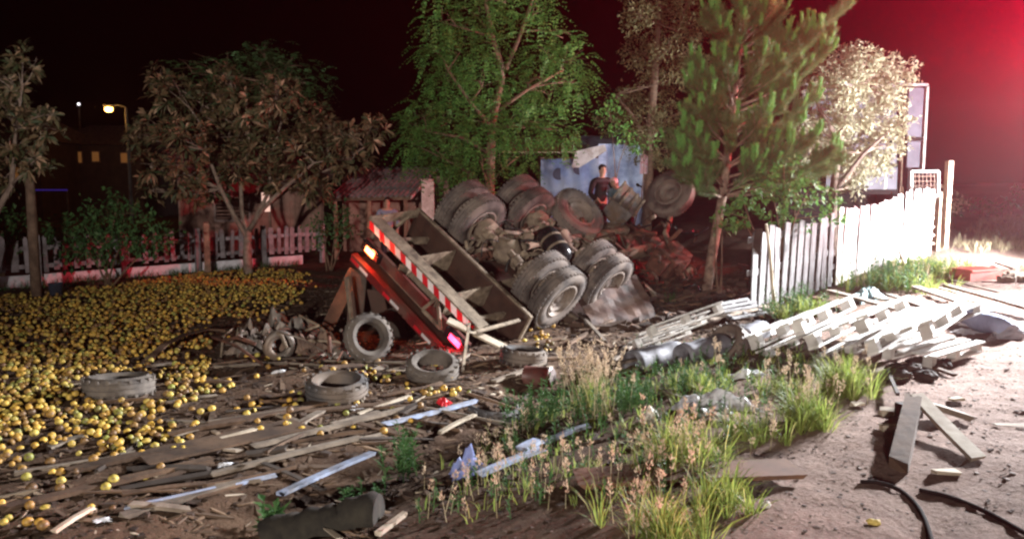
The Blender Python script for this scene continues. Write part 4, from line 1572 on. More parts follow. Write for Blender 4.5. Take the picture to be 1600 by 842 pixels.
# white gable board and tan eave
wa, wb = P(880, 262, 22.9), P(945, 228, 22.5)
MB().add([P(893, 262, 22.5), P(905, 262, 22.5), P(948, 236, 22.4), P(945, 226, 22.4), P(900, 236, 22.5),
          P(893, 262, 22.56), P(905, 262, 22.56), P(948, 236, 22.46), P(945, 226, 22.46), P(900, 236, 22.56)],
         [(0, 1, 2, 3, 4), (9, 8, 7, 6, 5), (0, 5, 6, 1), (1, 6, 7, 2), (2, 7, 8, 3), (3, 8, 9, 4), (4, 9, 5, 0)]).build('gable_board', paint_white, shed, world=True)
ra, rb = P(785, 238, 23.2), P(905, 238, 22.6)
V, F = [], []
for i in range(41):
    p = ra.lerp(rb, i / 40) + Vector((0, 0, .02 * (i % 2)))
    V += [p, p + Vector((.25, 2.4, .55))]
    if i:
        F.append((2 * i - 2, 2 * i, 2 * i + 1, 2 * i - 1))
o = MB().add(V, F).build('roof', mat('tan_roof_sheet', (.52, .40, .30), (.30, .22, .16), 4, .7, bump=.1), shed, world=True)
o.modifiers.new('thick', 'SOLIDIFY').thickness = .03
rc = P(948, 226, 22.6)
V, F = [], []
for i in range(9):
    for j in range(9):
        p = Vector(rb).lerp(Vector(P(1005, 222, 23.4)), i / 8) + Vector((.1, 2.4, .5)) * (j / 8) + Vector((0, 0, .05 * math.sin(i * 1.3 + j * .8)))
        V.append(p)
for i in range(8):
    for j in range(8):
        k = i * 9 + j
        F.append((k, k + 9, k + 10, k + 1))
MB().add(V, F).build('roof_tarpaulin', tarp2_m, shed, smooth_=True, world=True)
MB().box((gA[0] + .05, gA[1] + 1.2, (zt + .2) / 2), (.1, 2.3, zt - .1)).box((gC[0] - .05, gC[1] + 1.2, (zt + .2) / 2), (.1, 2.0, zt - .1)).box(((gA[0] + gC[0]) / 2, 25.4, (zt + .2) / 2), (gC[0] - gA[0], .1, zt)).build('side_wall', house_m, shed, world=True)
# folded red and white sheet hanging at the shed corner
hs = drape((P(1000, 250, 22.9).x, 22.9), (P(1012, 250, 22.9).x, 22.9), P(1000, 272, 22.9).z, P(1000, 242, 22.9).z, 8, 10, .04, 8, (0, -1, 0))
o = hs.build('hanging_cloth', mat('red_white_cloth', (.55, .12, .16), (.5, .48, .5), 14, .8, bump=.1), loc=tuple(P(1006, 272, 22.9)))
tag(o, 'red and white cloth hanging at the corner of the blue shed', 'cloth')

# ---- far dim houses on the left with lit windows
far_m = mat('dim_far_wall', (.09, .055, .045), (.05, .035, .03), 2, .9, bump=.1)
win_o = glow('dim_orange_window', (1.0, .42, .12), .10)
for (x0, x1, y0, y1, Y, lab, wins) in ((85, 225, 226, 330, 48, 'far dim house under the street lamp with orange windows', ((112, 238, 16, 16), (145, 238, 10, 14), (190, 240, 14, 14))),
                                       (-60, 60, 220, 340, 44, 'far dark house behind the left edge tree', ((20, 262, 14, 18),))):
    a_, b_ = P(x0, y1, Y), P(x1, y0, Y)
    h_ = empty('far_house', ((a_.x + b_.x) / 2, Y + 3, 0))
    tag(h_, lab, 'house', 'far houses')
    MB().box(((a_.x + b_.x) / 2, Y + 3, b_.z / 2), (b_.x - a_.x, 6, b_.z)).build('wall', far_m, h_, world=True)
    xm = (a_.x + b_.x) / 2
    rx = (b_.x - a_.x) / 2 + .4
    MB().add([(xm - rx, Y - .5, b_.z), (xm + rx, Y - .5, b_.z), (xm + rx, Y + 6.5, b_.z), (xm - rx, Y + 6.5, b_.z), (xm - rx * .6, Y + 3, b_.z + 1.3), (xm + rx * .6, Y + 3, b_.z + 1.3)],
             [(0, 1, 5, 4), (1, 2, 5), (2, 3, 4, 5), (3, 0, 4), (3, 2, 1, 0)]).build('roof', tile_m, h_, world=True)
    for (wx, wy, ww, wh) in wins:
        c = P(wx + ww / 2, wy + wh / 2, Y)
        sw, sh = ww * Y / FPX, wh * Y / FPX
        wn_ = MB().box((c.x, Y - .02, c.z), (sw + .12, .06, sh + .12)).build('window', house_m, h_, world=True)
        MB().box((c.x, Y - .06, c.z), (sw, .03, sh)).build('pane', win_o, wn_).matrix_parent_inverse = h_.matrix_basis.inverted()
# thin violet light strip far behind
c = P(75, 297, 40)
o = empty('neon_strip', (c.x, c.y, 0))
MB().box(c, (1.9, .08, .07)).build('tube', glow('violet_neon', (.16, .08, .9), .12), o, world=True)
for q in (-.9, .9):
    MB().box((c.x + q, c.y + .08, c.z / 2), (.06, .06, c.z)).build('post', post_m, o, world=True)
tag(o, 'faint violet light strip glowing behind the left bush', 'light')
# street lamp
c = P(170, 171, 42)
sl = empty('street_lamp', (c.x + .9, c.y, 0))
tag(sl, 'distant street lamp burning orange above the far house', 'street lamp')
MB().tube([(c.x + .9, c.y, 0), (c.x + .9, c.y, c.z - .6), (c.x + .88, c.y, c.z + .1)], [.10, .08, .06], 10).build('pole', mat('lamp_pole', (.2, .18, .17), None, 4, .7), sl, world=True)
MB().tube([(c.x + .88, c.y, c.z + .1), (c.x + .5, c.y, c.z + .22), (c.x + .1, c.y, c.z + .18)], .035, 8).build('arm', mat('lamp_pole', (.2, .18, .17)), sl, world=True)
MB().box((c.x, c.y, c.z + .15), (.5, .22, .12)).build('lamp_head', mat('lamp_pole', (.2, .18, .17)), sl, world=True)
V2_, F2_ = ico(2)
MB().add(V2_ * np.array([.2, .17, .15]) + np.array(c), [tuple(f) for f in F2_]).build('bulb', glow('sodium_bulb', (1.0, .45, .08), 28), sl, smooth_=True, world=True)
lamp('street_lamp_light', 'POINT', (c.x, c.y - .3, c.z - .3), (1.0, .5, .12), 70, size=.15)
c2 = P(123, 163, 60)
o = empty('far_lamp', (c2.x, c2.y, 0))
MB().add(V2_ * .10 + np.array(c2), [tuple(f) for f in F2_]).build('bulb', glow('far_white_lamp', (.8, .75, .8), 3), o, world=True)
MB().box((c2.x, c2.y, c2.z / 2 - .1), (.1, .1, c2.z)).build('pole', post_m, o, world=True)
tag(o, 'tiny white lamp far behind the street lamp', 'lamp')

# ---- the panelled shed behind the pale tree
panel_m = mat('lilac_grey_panel', (.17, .155, .19), (.10, .09, .115), 1.5, .5, bump=.05)
Ysh = 24.0


def W(px, py, Y=Ysh):
    return P(px, py, Y)


ps = empty('panelled_shed', (W(1370, 300).x, Ysh + 1.2, gz(W(1370, 300).x, Ysh)))
tag(ps, 'tall frame with lilac grey panels and white strips behind the pale tree', 'shed')


def rect(x0, y0, x1, y1, name, m_, thick=.06, Y=Ysh, parent=None):
    a_, b_ = W(x0, y1, Y), W(x1, y0, Y)
    return MB().box(((a_.x + b_.x) / 2, Y, (a_.z + b_.z) / 2), (b_.x - a_.x, thick, b_.z - a_.z)).build(name, m_, parent or ps, world=True)


for (x0, y0, x1, y1) in ((1255, 140, 1328, 218), (1334, 140, 1402, 218), (1416, 138, 1443, 214), (1255, 224, 1328, 256), (1334, 224, 1402, 256), (1416, 221, 1438, 262), (1350, 262, 1402, 296), (1290, 262, 1346, 296)):
    rect(x0, y0, x1, y1, 'panel', panel_m)
for (x0, y0, x1, y1) in ((1328.5, 138, 1333.5, 300), (1443.5, 136, 1447, 264), (1380, 262, 1386, 296), (1251, 138, 1254.5, 300)):
    rect(x0, y0, x1, y1, 'white_strip', paint_white, .10)
for (x0, y0, x1, y1) in ((1255, 218.5, 1402, 223.5), (1416, 214.5, 1443, 220.5), (1255, 256.5, 1402, 261.5), (1290, 296.5, 1402, 304)):
    rect(x0, y0, x1, y1, 'rail', dark_m, .09)
rect(1402.5, 130, 1415.5, 330, 'post', post_m, .16)
rect(1240, 130, 1250, 340, 'post', post_m, .16)
a_, b_ = W(1250, 300), W(1447, 136)
MB().box(((a_.x + b_.x) / 2, Ysh + 2.2, b_.z / 2), (b_.x - a_.x, .1, b_.z)).box((b_.x - .3, Ysh + 1.1, b_.z / 2), (.1, 2.0, b_.z)).build('back_wall', dark_m, ps, world=True)
MB().box(((a_.x + b_.x) / 2, Ysh + 1.05, b_.z + .06), (b_.x - a_.x + .1, 2.2, .07)).build('roof', tin_m, ps, world=True)
# window like box panel nearer, above the fence
# ---- fence built of pallets and whitewashed planks along the road
QA, QB = G(1172, 488), G(1452, 398)
QA.z = QB.z = 0
qd = (QB - QA).normalized()
ql = (QB - QA).length
qa = math.atan2(qd.y, qd.x)
pf = empty('pallet_fence', (QA + QB) / 2)
tag(pf, 'bright fence of upright grey pallet slats and whitewashed planks along the road', 'fence')


def upright(s, h, wv, th, m_, lean=0.0, off=0.0, name='plank', z0=-.03, tip=True):
    p = QA + qd * s + Vector((qd.y, -qd.x, 0)) * off
    g = gz(p.x, p.y)
    mb = MB()
    j = random.uniform(0, .05)
    V = [(-wv / 2, -th / 2, z0), (wv / 2, -th / 2, z0), (wv / 2, -th / 2, h - j), (-wv / 2, -th / 2, h), (-wv / 2, th / 2, z0), (wv / 2, th / 2, z0), (wv / 2, th / 2, h - j), (-wv / 2, th / 2, h)]
    mb.add(V, [(0, 1, 2, 3), (7, 6, 5, 4), (0, 4, 5, 1), (1, 5, 6, 2), (2, 6, 7, 3), (3, 7, 4, 0)])
    o = mb.build(name, m_, pf)
    o.location = Vector((p.x, p.y, g)) - pf.location
    o.rotation_euler = (random.uniform(-.03, .03), lean, qa + random.uniform(-.04, .04))
    return o


# three pallets set on end: slats, two rows of blocks and back rails
s = 0.0
H_P = 1.42
k = 0
while s < ql * .36:
    upright(s, H_P - .0 + random.uniform(-.07, .05), random.choice((.15, .165, .175)), .022, pallet_m, random.uniform(-.035, .06), .05, 'slat')
    for z in (.12, .68, 1.25):
        p = QA + qd * (s + .13)
        MB().box((p.x, p.y, gz(p.x, p.y) + z), (.12, .07, .11), rotz(qa), .008).build('block', pallet_m, pf, world=True)
    s += .262
    k += 1
for z in (.12, .68, 1.25):
    a_, b_ = QA + qd * -.05, QA + qd * ql * .36
    MB().bar(a_ + Vector((-.03, .05, gz(a_.x, a_.y) + z)), b_ + Vector((-.03, .05, gz(b_.x, b_.y) + z)), .022, .10).build('rail', pallet_m, pf, world=True)
# close whitewashed planks beyond, higher, one leaning gap
while s < ql * .98:
    t = s / ql
    hgt_ = 1.55 + .12 * math.sin(t * 9)
    wv = random.choice((.13, .16, .20))
    gap = .03 if .4 < t < .48 else random.choice((.004, .008, .015))
    upright(s + wv / 2, hgt_ + random.uniform(-.025, .025), wv, .024, white_plank_m, (.10 if .40 < t < .46 else random.uniform(-.012, .012)), .04 + random.uniform(-.01, .02), 'plank')
    s += wv + gap
for z in (.35, 1.2):
    a_, b_ = QA + qd * ql * .38, QA + qd * ql * .98
    MB().bar(a_ + Vector((-.04, .05, gz(a_.x, a_.y) + z)), b_ + Vector((-.04, .05, gz(b_.x, b_.y) + z)), .03, .10).build('rail', pallet_m, pf, world=True)
# thin lath nails standing on top of the fence
for (px_, y0, y1) in ((1395, 300, 335), (1412, 292, 330)):
    a_ = P(px_, y1, 19.5)
    b_ = P(px_ - 2, y0, 19.5)
    MB().bar(a_, b_, .04, .03).build('lath', wood_brown, pf, world=True)
# leaning light stake in front of the slats
a_, b_ = G(1211, 492), P(1197, 350, 12.9)
o = MB().tube([a_ + Vector((.02, 0, -.03)), a_.lerp(b_, .3), a_.lerp(b_, .7) + Vector((.02, 0, 0)), b_], [.03, .03, .026, .022], 8).build('stake_or_shadow_strip', wood_pale, loc=tuple(a_), smooth_=True)
tag(o, 'pale round stake leaning before the first slats of the pallet fence', 'stake')
a_, b_ = G(1172, 470), P(1186, 358, 13.25)
o = MB().bar(a_ + Vector((0, 0, 0)), b_, .13, .04).build('stake_or_shadow_strip', wood_dark, loc=tuple(a_))  # dark strip built in place of a shadow cast on the fence end
tag(o, 'dark strip shaped as a shadow slanting across the end of the pallet fence', 'board')
# gate with white mesh and the tall posts at the far end
Yg = QB.y - .2
gt = empty('wire_gate', (P(1440, 300, Yg).x, Yg, gz(QB.x, QB.y)))
tag(gt, 'small white framed wire gate panel on top of the far fence end', 'gate')
c0, c1, c2_, c3 = P(1424, 306, Yg), P(1466, 306, Yg), P(1466, 268, Yg), P(1424, 268, Yg)
for p, q in ((c0, c1), (c1, c2_), (c2_, c3), (c3, c0)):
    MB().bar(p, q, .06, .06, (0, 1, 0)).build('frame_bar', paint_white, gt, world=True)
wm_ = mat('rusty_wire', (.30, .2, .16), None, 8, .7, .3)
for k in range(1, 7):
    MB().tube([c0.lerp(c1, k / 7), c3.lerp(c2_, k / 7)], .007, 5).build('wire', wm_, gt, world=True)
for k in range(1, 5):
    MB().tube([c0.lerp(c3, k / 5), c1.lerp(c2_, k / 5)], .007, 5).build('wire', wm_, gt, world=True)
pk = mat('pinkish_post_wood', (.52, .38, .29), (.33, .22, .16), 5, .9, bump=.3)
for k, (px_, yt, lab) in enumerate(((1475, 252, 'tall pale post at the far end of the pallet fence'), (1462, 300, 'shorter post with cross pieces next to the tall end post'))):
    g = G(px_, 388 if k == 0 else 392)
    b_ = P(px_ + 2, yt, g.y)
    o = MB().box((g.x, g.y, (g.z + b_.z) / 2 - .04), (.16 if k == 0 else .10, .13, b_.z - g.z + .08), rotz(.5), .012).build('gate_post', pk, loc=tuple(g))
    tag(o, lab, 'post')
g = G(1448, 398)
for k in range(6):
    a_ = P(1440, 318 + k * 13, g.y - .15)
    b_ = P(1460, 315 + k * 13, g.y - .05)
    MB().bar(a_, b_, .03, .05, jit=.02).build('cross_lath', pk, pf, world=True)

# torch and beam added to brighten the blue shed, source itself unseen
tc0 = P(1002, 292, 18.0)
tch = MB().tube([tc0, tc0 + Vector((-.04, .12, .03)), tc0 + Vector((-.045, .13, .03)), tc0 + Vector((-.06, .19, .045))], [.02, .02, .033, .036], 12).build('torch', black_m, loc=tuple(tc0), smooth_=True)
tag(tch, 'small torch added beside the bending person to brighten the blue shed', 'torch')
lamp('added_torch_beam', 'SPOT', tc0 + Vector((-.07, .24, .05)), (.85, .92, 1.0), 420, P(935, 244, 22.5), .03, 70, .7)
# ================================================================== loose tyres
def loose_tyre(c, r, wd, nrm, label, m_=None, sink=.0):
    mb = MB().lathe(tyre_profile(r, wd, r * .60), 36, 'y', closed=True)
    n = 40
    for j in range(n):
        a = 2 * math.pi * j / n
        rot = Matrix.Rotation(-a, 3, 'Y')
        mb.box(rot @ Vector((r - .004, wd * .36 * (1 if j % 2 else -1), 0)), (.012, wd * .2, 2 * math.pi * r / n * .6), rot)
    # inner hollow
    o = mb.build('loose_tyre', m_ or old_rubber, smooth_=True)
    o.modifiers.new('edges', 'EDGE_SPLIT').split_angle = R(40)
    o.location = Vector(c) - Vector((0, 0, sink))
    o.rotation_euler = Vector((0, 1, 0)).rotation_difference(Vector(nrm).normalized()).to_euler()
    tag(o, label, 'tyre', 'loose tyres strewn round the truck')
    return o


dust_rub = mat('dust_covered_rubber', (.15, .125, .105), (.06, .05, .045), 4, .85, bump=.2, bscale=30)
g = G(574, 566)
loose_tyre(g + Vector((0, .1, .30)), .31, .20, (.52, -.80, .30), 'upright tyre leaning against the corner stake of the truck', dust_rub)
g = G(675, 592)
loose_tyre(g + Vector((0, .05, .12)), .31, .21, (.05, -.34, .94), 'tyre lying tilted below the red tail lamp', dust_rub)
g = G(525, 622)
loose_tyre(g + Vector((0, .05, .105)), .33, .20, (.02, -.12, 1), 'tyre lying flat between the wreck heap and the ditch')
g = G(183, 615)
loose_tyre(g + Vector((0, .05, .105)), .36, .22, (.0, .10, 1), 'tyre lying flat on the carpet of oranges', dust_rub, .03)
g = G(818, 566)
loose_tyre(g + Vector((0, .05, .09)), .30, .20, (.1, .05, 1), 'tyre lying flat beside the near corner of the truck', None, .02)
g = G(1138, 556)
loose_tyre(g + Vector((0, .1, .16)), .30, .20, (-.75, -.35, .6), 'half buried tyre under the small pallet', old_rubber, .06)
g = G(770, 640)
loose_tyre(g + Vector((0, 0, .02)), .33, .20, (.1, .0, 1), 'dark tyre sunk in the ditch below the red can', None, .06)

# ================================================================== planks
PL = 'planks strewn over the yard and verge'


def plank(a, b, wv, th, m_, label, group=None, name='plank', lift=0.0, up=(0, 0, 1), bend=None, cat='plank', tilt=0.0):
    a, b = Vector(a), Vector(b)
    c = (a + b) / 2
    z = Vector((0, 0, th / 2 + .012 + lift))
    u = Vector(up)
    if tilt:
        u = Matrix.Rotation(tilt, 3, (b - a).normalized()) @ u
    mb = MB().bar(a + z, b + z, wv, th, u, 4, random.uniform(-.01, .015) if bend is None else bend, .035 if wv > .05 else .015)
    o = mb.build(name, m_, loc=(c.x, c.y, c.z))
    tag(o, label, cat, group)
    return o


def gp(x0, y0, x1, y1, wv, th, m_, label, **k):
    a, b = G(x0, y0), G(x1, y1)
    # keep the ends out of the soil between them
    c = (a + b) / 2
    k['lift'] = k.get('lift', 0) + max(0, gz(c.x, c.y) - c.z) * .9
    return plank(a, b, wv, th, m_, label, **k)


gp(245, 714, 402, 675, .055, .03, wood_pale, 'long pale batten lying alone on bare earth in the yard')
gp(75, 703, 133, 684, .09, .02, wood_grey, 'short grey board at the near edge of the oranges')
gp(190, 812, 372, 757, .09, .03, wood_grey, 'long grey plank beside the blue strip near the bottom edge')
gp(195, 800, 432, 747, .035, .025, wood_blue, 'long pale blue strip beside a grey plank near the bottom edge')
gp(5, 800, 330, 722, .10, .03, wood_brown, 'very long brown beam crossing the lower yard from the left edge')
gp(85, 838, 146, 800, .035, .025, wood_pale, 'tan stick at the bottom edge below the oranges')
gp(440, 778, 582, 714, .07, .025, wood_blue, 'blue grey plank across the ditch with a pale end')
gp(602, 668, 742, 632, .06, .03, wood_blue, 'straight blue painted plank lying along the ditch')
gp(688, 688, 742, 660, .045, .025, wood_pale, 'tan broken stick lying over the dark ditch', lift=.05)
gp(748, 756, 848, 714, .07, .03, wood_blue, 'light blue trim board in the weeds beside the blue bag', lift=.04)
gp(850, 706, 920, 678, .05, .03, wood_blue, 'short end of light blue trim among the green weeds', lift=.05)
gp(815, 722, 842, 708, .10, .03, wood_blue, 'stubby blue block lying on the light blue trim', lift=.08)
gp(222, 724, 470, 668, .38, .02, wood_brown, 'wide brown plywood sheet half under earth in the yard')
gp(105, 742, 300, 700, .12, .03, wood_brown, 'brown plank below the scattered oranges of the lower yard')
gp(330, 668, 545, 622, .16, .025, wood_brown, 'long brown board running to the flat tyre')
gp(380, 735, 560, 690, .06, .03, wood_grey, 'grey lath along the near side of the ditch')
gp(395, 702, 640, 640, .07, .03, wood_grey, 'thin grey lath pointing at the tilted tyre')
gp(20, 745, 210, 712, .05, .03, wood_grey, 'thin grey lath at the left under the oranges')
gp(560, 650, 640, 622, .05, .02, wood_pale, 'short pale splinter board beside the white lump')
gp(520, 668, 595, 648, .13, .025, wood_grey, 'broken grey board end in front of the flat tyre')
gp(590, 840, 632, 808, .04, .03, wood_pale, 'tan stick end at the bottom edge by the log')
gp(500, 566, 640, 570, .035, .025, wood_grey, 'thin lath lying before the upright tyre')
gp(632, 618, 690, 600, .05, .02, wood_brown, 'brown splinter between the tilted tyre and the ditch')
gp(770, 600, 850, 570, .06, .03, wood_grey, 'grey slat near the flat tyre at the truck corner')
gp(790, 545, 880, 530, .07, .03, wood_brown, 'brown slat under the near double wheel')
gp(890, 545, 960, 505, .06, .03, wood_brown, 'brown lath sloping up to the folded sheet', lift=.05)
gp(905, 500, 945, 545, .05, .03, wood_grey, 'grey lath crossing the brown lath by the folded sheet', lift=.08)
gp(958, 582, 1000, 548, .05, .03, wood_grey, 'grey slat end at the left tip of the small pallet heap', lift=.12)
gp(962, 585, 1052, 562, .06, .03, wood_grey, 'grey slat along the front of the small pallet heap', lift=.10)
gp(975, 572, 1040, 552, .10, .03, wood_grey, 'wide grey slat under the small pallet', lift=.08)
gp(1030, 614, 1085, 636, .04, .03, wood_grey, 'grey stick pointing at the white rag')
gp(1115, 652, 1182, 684, .05, .03, wood_grey, 'grey brown stick below the white rag')
gp(900, 762, 1240, 746, .32, .03, mat('dark_red_brown_board', (.17, .085, .05), (.085, .045, .03), 3, .85, bump=.2), 'wide dark brown board lying flat at the edge of the grass')
gp(1000, 540, 1200, 492, .10, .04, wood_grey, 'long dark plank running up to the end of the pallet fence', lift=.12)
# the fan of planks on the road
gp(1296, 470, 1402, 502, .12, .04, wood_grey, 'grey plank with a dark end below the fence weeds', lift=.14)
gp(1362, 470, 1395, 480, .10, .03, wood_pale, 'short pale plank at the foot of the fence weeds', lift=.05)
gp(1388, 474, 1462, 502, .10, .03, wood_grey, 'narrow plank between the two dark ended planks', lift=.12)
gp(1430, 468, 1545, 512, .14, .04, wood_grey, 'plank with a dark end leading to the blue roll', lift=.16)
gp(1455, 462, 1520, 482, .10, .03, wood_pale, 'pale plank behind the plank that leads to the blue roll', lift=.08)
gp(1478, 458, 1612, 498, .10, .05, wood_grey, 'long plank with a dark edge reaching the right edge', lift=.10)
gp(1490, 444, 1560, 462, .09, .03, wood_brown, 'brown plank in front of the red box', lift=.04)
gp(1555, 415, 1600, 432, .05, .03, wood_brown, 'thin brown stick above the red box at the right edge', lift=.04)
gp(1460, 452, 1500, 462, .08, .03, wood_pale, 'small pale board before the red box')
gp(1400, 528, 1500, 540, .06, .03, wood_pale, 'pale slat beside the right end of the pallets', lift=.03)
gp(1340, 590, 1420, 570, .09, .025, wood_pale, 'pale slat at the foot of the nearest pallet')
gp(1448, 575, 1490, 590, .06, .03, wood_brown, 'dark slat at the right foot of the pallets')
gp(1386, 592, 1402, 632, .03, .03, wood_dark, 'dark stick standing out of the road by the grass', lift=.06)
# crossed boards with an upright stub on the road
sa, sb = G(1403, 738), G(1426, 655) + Vector((0, 0, .17))
plank(sb + Vector((.02, -.02, .01)), G(1528, 722), .12, .035, wood_pale, 'pale brown board leaning from the raised beam end down to the road')
plank(sb + Vector((.03, .05, -.06)), G(1512, 658), .12, .05, wood_grey, 'second brown board reaching right behind the raised beam end')
o = MB().bar(sa + Vector((0, 0, .04)), sb, .13, .11, (0, 0, 1), 3, 0, .05).build('raised_beam', wood_brown, loc=tuple(sa))
tag(o, 'short thick beam with one end raised in the crossed boards on the road', 'beam')
o = MB().box(sb + Vector((.0, .06, -.13)), (.20, .16, .15), rotz(.5), .03).build('wood_block', wood_dark, loc=tuple(sb + Vector((0, 0, -.17))))
tag(o, 'dark block under the raised end of the short beam', 'block')
for k, (px, py, w_, lab) in enumerate(((1392, 648, .18, 'small pale block behind the raised beam'), (1396, 672, .20, 'small pale block left of the raised beam'), (1340, 636, .12, 'flat pale chip on the road near the grass'), (1478, 742, .16, 'thin pale chip on the road below the crossed boards'), (1495, 628, .10, 'small white chip behind the crossed boards'), (1580, 668, .25, 'pale flat chip at the right edge of the road'))):
    g = G(px, py)
    o = MB().box(g + Vector((0, 0, .025)), (w_, .07, .05 if k < 2 else .02), rotz(random.uniform(-.3, .3)), .012).build('wood_block', wood_pale, loc=tuple(g))
    tag(o, lab, 'block')
# further broken pieces, told apart by their colour and by what lies nearest
MARKS = {'upright tyre': G(574, 566), 'tilted tyre': G(675, 592), 'flat tyre': G(525, 622), 'red can': G(842, 604), 'white paper': G(352, 728), 'long pale batten': G(323, 694), 'blue painted plank': G(672, 650),
         'dark log': P(520, 815, 5.5), 'blue bag': G(733, 742), 'tan broken stick': G(715, 674), 'tyre sunk in the ditch': G(770, 640), 'near double wheel': G(860, 520)}
MARKS2 = {'pine trunk': G(1103, 455), 'rusty engine block': G(1046, 470), 'end of the pallet fence': G(1172, 488), 'folded sheet': G(940, 500), 'small pallet heap': G(1050, 556)}
ORD = ('', 'second ', 'third ', 'fourth ', 'fifth ', 'sixth ', 'seventh ', 'eighth ', 'ninth ', 'tenth ', 'eleventh ', 'twelfth ', 'thirteenth ', 'fourteenth ')
COLN = {'dirty_brown_board': 'brown', 'weathered_board': 'grey', 'blackened_board': 'blackened', 'rust_orange': 'rust coloured'}


def name_strewn(objs, marks, noun):
    near_ = {}
    for o, L in objs:
        k = min(marks, key=lambda q: (marks[q] - o.location).length)
        near_.setdefault((k, o.data.materials[0].name, L < .5), []).append(((marks[k] - o.location).length, o, L))
    for (k, mn, _), lst in near_.items():
        lst.sort(key=lambda q: q[0])
        for i, (d, o, L) in enumerate(lst):
            o['label'] = '%s %s broken %s %sclosest to the %s' % ('short' if L < .5 else 'long', COLN[mn], noun, ORD[min(i, 13)], k)


strewn = []
while len(strewn) < 66:
    px, py = random.uniform(150, 1000), random.uniform(560, 800)
    if py > 560 + (1000 - px) * .33 + 20 or px + py * .9 < 640:
        continue
    if py > 760 and px > 600:
        continue
    L = random.uniform(.25, .9)
    g = G(px, py)
    an = random.gauss(.55, .5)
    d = Vector((math.cos(an), math.sin(an), 0)) * L / 2
    a, b = g - d, g + d
    a.z, b.z = gz(a.x, a.y), gz(b.x, b.y)
    o = plank(a, b, random.choice((.025, .04, .06, .08)), random.choice((.012, .02, .028)), random.choice((wood_brown, wood_brown, wood_grey, wood_dark, wood_grey)),
              'x', 'broken planks along the ditch', 'broken_plank', max(0, gz(g.x, g.y) - (a.z + b.z) / 2), tilt=random.uniform(-.3, .3))
    strewn.append((o, L))
name_strewn(strewn, MARKS, 'plank')
strewn = []
while len(strewn) < 26:
    px, py = random.uniform(930, 1165), random.uniform(400, 490)
    L = random.uniform(.3, .9)
    g = G(px, py)
    an = random.uniform(0, 6.28)
    d = Vector((math.cos(an), math.sin(an), random.uniform(-.25, .35))) * L / 2
    o = plank(g - d, g + d, random.choice((.04, .06, .09)), .02, random.choice((wood_brown, wood_dark, rust_m, wood_brown)), 'x', 'broken boards under the pine', 'broken_board', .08 + abs(d.z), cat='board', tilt=random.uniform(-.6, .6))
    strewn.append((o, L))
name_strewn(strewn, MARKS2, 'board')

# ================================================================== pallets
deck, strg, bott = [], [], []


def pallet_parts():
    parts = []
    for i in range(7):
        parts.append(('deck_board', (0, -.5 + i * 1.0 / 6, .13), (1.2, .105, .020)))
    for x in (-.55, 0, .55):
        for y in (-.46, 0, .46):
            parts.append(('block', (x, y, .072), (.10, .10, .094)))
    for y in (-.46, 0, .46):
        parts.append(('bottom_board', (0, y, .013), (1.2, .10, .022)))
    return parts


pmeshes = {}


def pallet(c, ax, up, label, m_, sc=1.0, drop=()):
    ax = Vector(ax).normalized()
    up = Vector(up)
    up = (up - ax * up.dot(ax)).normalized()
    yv = up.cross(ax)
    M = Matrix((ax, yv, up)).transposed().to_4x4()
    M.translation = Vector(c)
    r = empty('pallet', mtx=M)
    tag(r, label, 'pallet', 'pallets thrown beside the fence')
    for i, (nm, p, sz) in enumerate(pallet_parts()):
        if i in drop:
            continue
        key = (nm, m_.name)
        if key not in pmeshes:
            mb = MB().box((0, 0, 0), sz, jit=.002)
            pmeshes[key] = newmesh(nm, mb.v, mb.f, m_)
        o = link(nm, pmeshes[key], Vector(p) * sc, r)
        o.scale = (sc, sc * random.uniform(.92, 1.06), sc)
        o.rotation_euler = (random.uniform(-.02, .02), random.uniform(-.01, .01), random.uniform(-.02, .02))
    return r


bright = mat('bright_pallet_wood', (.72, .69, .66), (.50, .47, .44), 4, .85, bump=.3, bscale=16)
# three big pallets fallen against one another like dominoes
for k, (x0, y0, x1, y1, lab) in enumerate(((1172, 560, 1275, 522, 'leftmost of the three fallen pallets, at the end of the grass'), (1250, 572, 1360, 524, 'middle one of the three fallen pallets'), (1340, 588, 1442, 530, 'nearest of the three fallen pallets, by the road stones'))):
    a, b = G(x0, y0), G(x1, y1)
    d = (b - a)
    c = (a + b) / 2
    c.z = gz(c.x, c.y) + .11 + .02 * k
    d.z += .10
    nrm = Vector((.42, -.55, .75))
    pallet(c, d, Vector((-.34, .26, .9)), lab, bright, 1.28)
g = G(1395, 562)
pallet(g + Vector((.35, .25, .03)), (.8, .6, .02), (0, 0, 1), 'flat pallet under the nearest fallen pallet', bright, 1.0)
g = G(1450, 520)
pallet(g + Vector((0, .1, .12)), (.7, .5, .08), (-.2, .1, .95), 'glaring pallet at the far right end of the pallet heap', bright, 1.0)
# small ones at the edge of the rubble
g = G(1052, 556)
pallet(g + Vector((0, .1, .24)), (.86, .42, .20), (-.30, .40, .85), 'small pale pallet propped over the half buried tyre', bright, .95, (1, 3))
g = G(1165, 512)
pallet(g + Vector((0, .1, .16)), (.85, .5, .05), (-.1, -.5, .85), 'small broken pallet at the foot of the slanting shadow strip', pallet_m, .6, (1, 3))
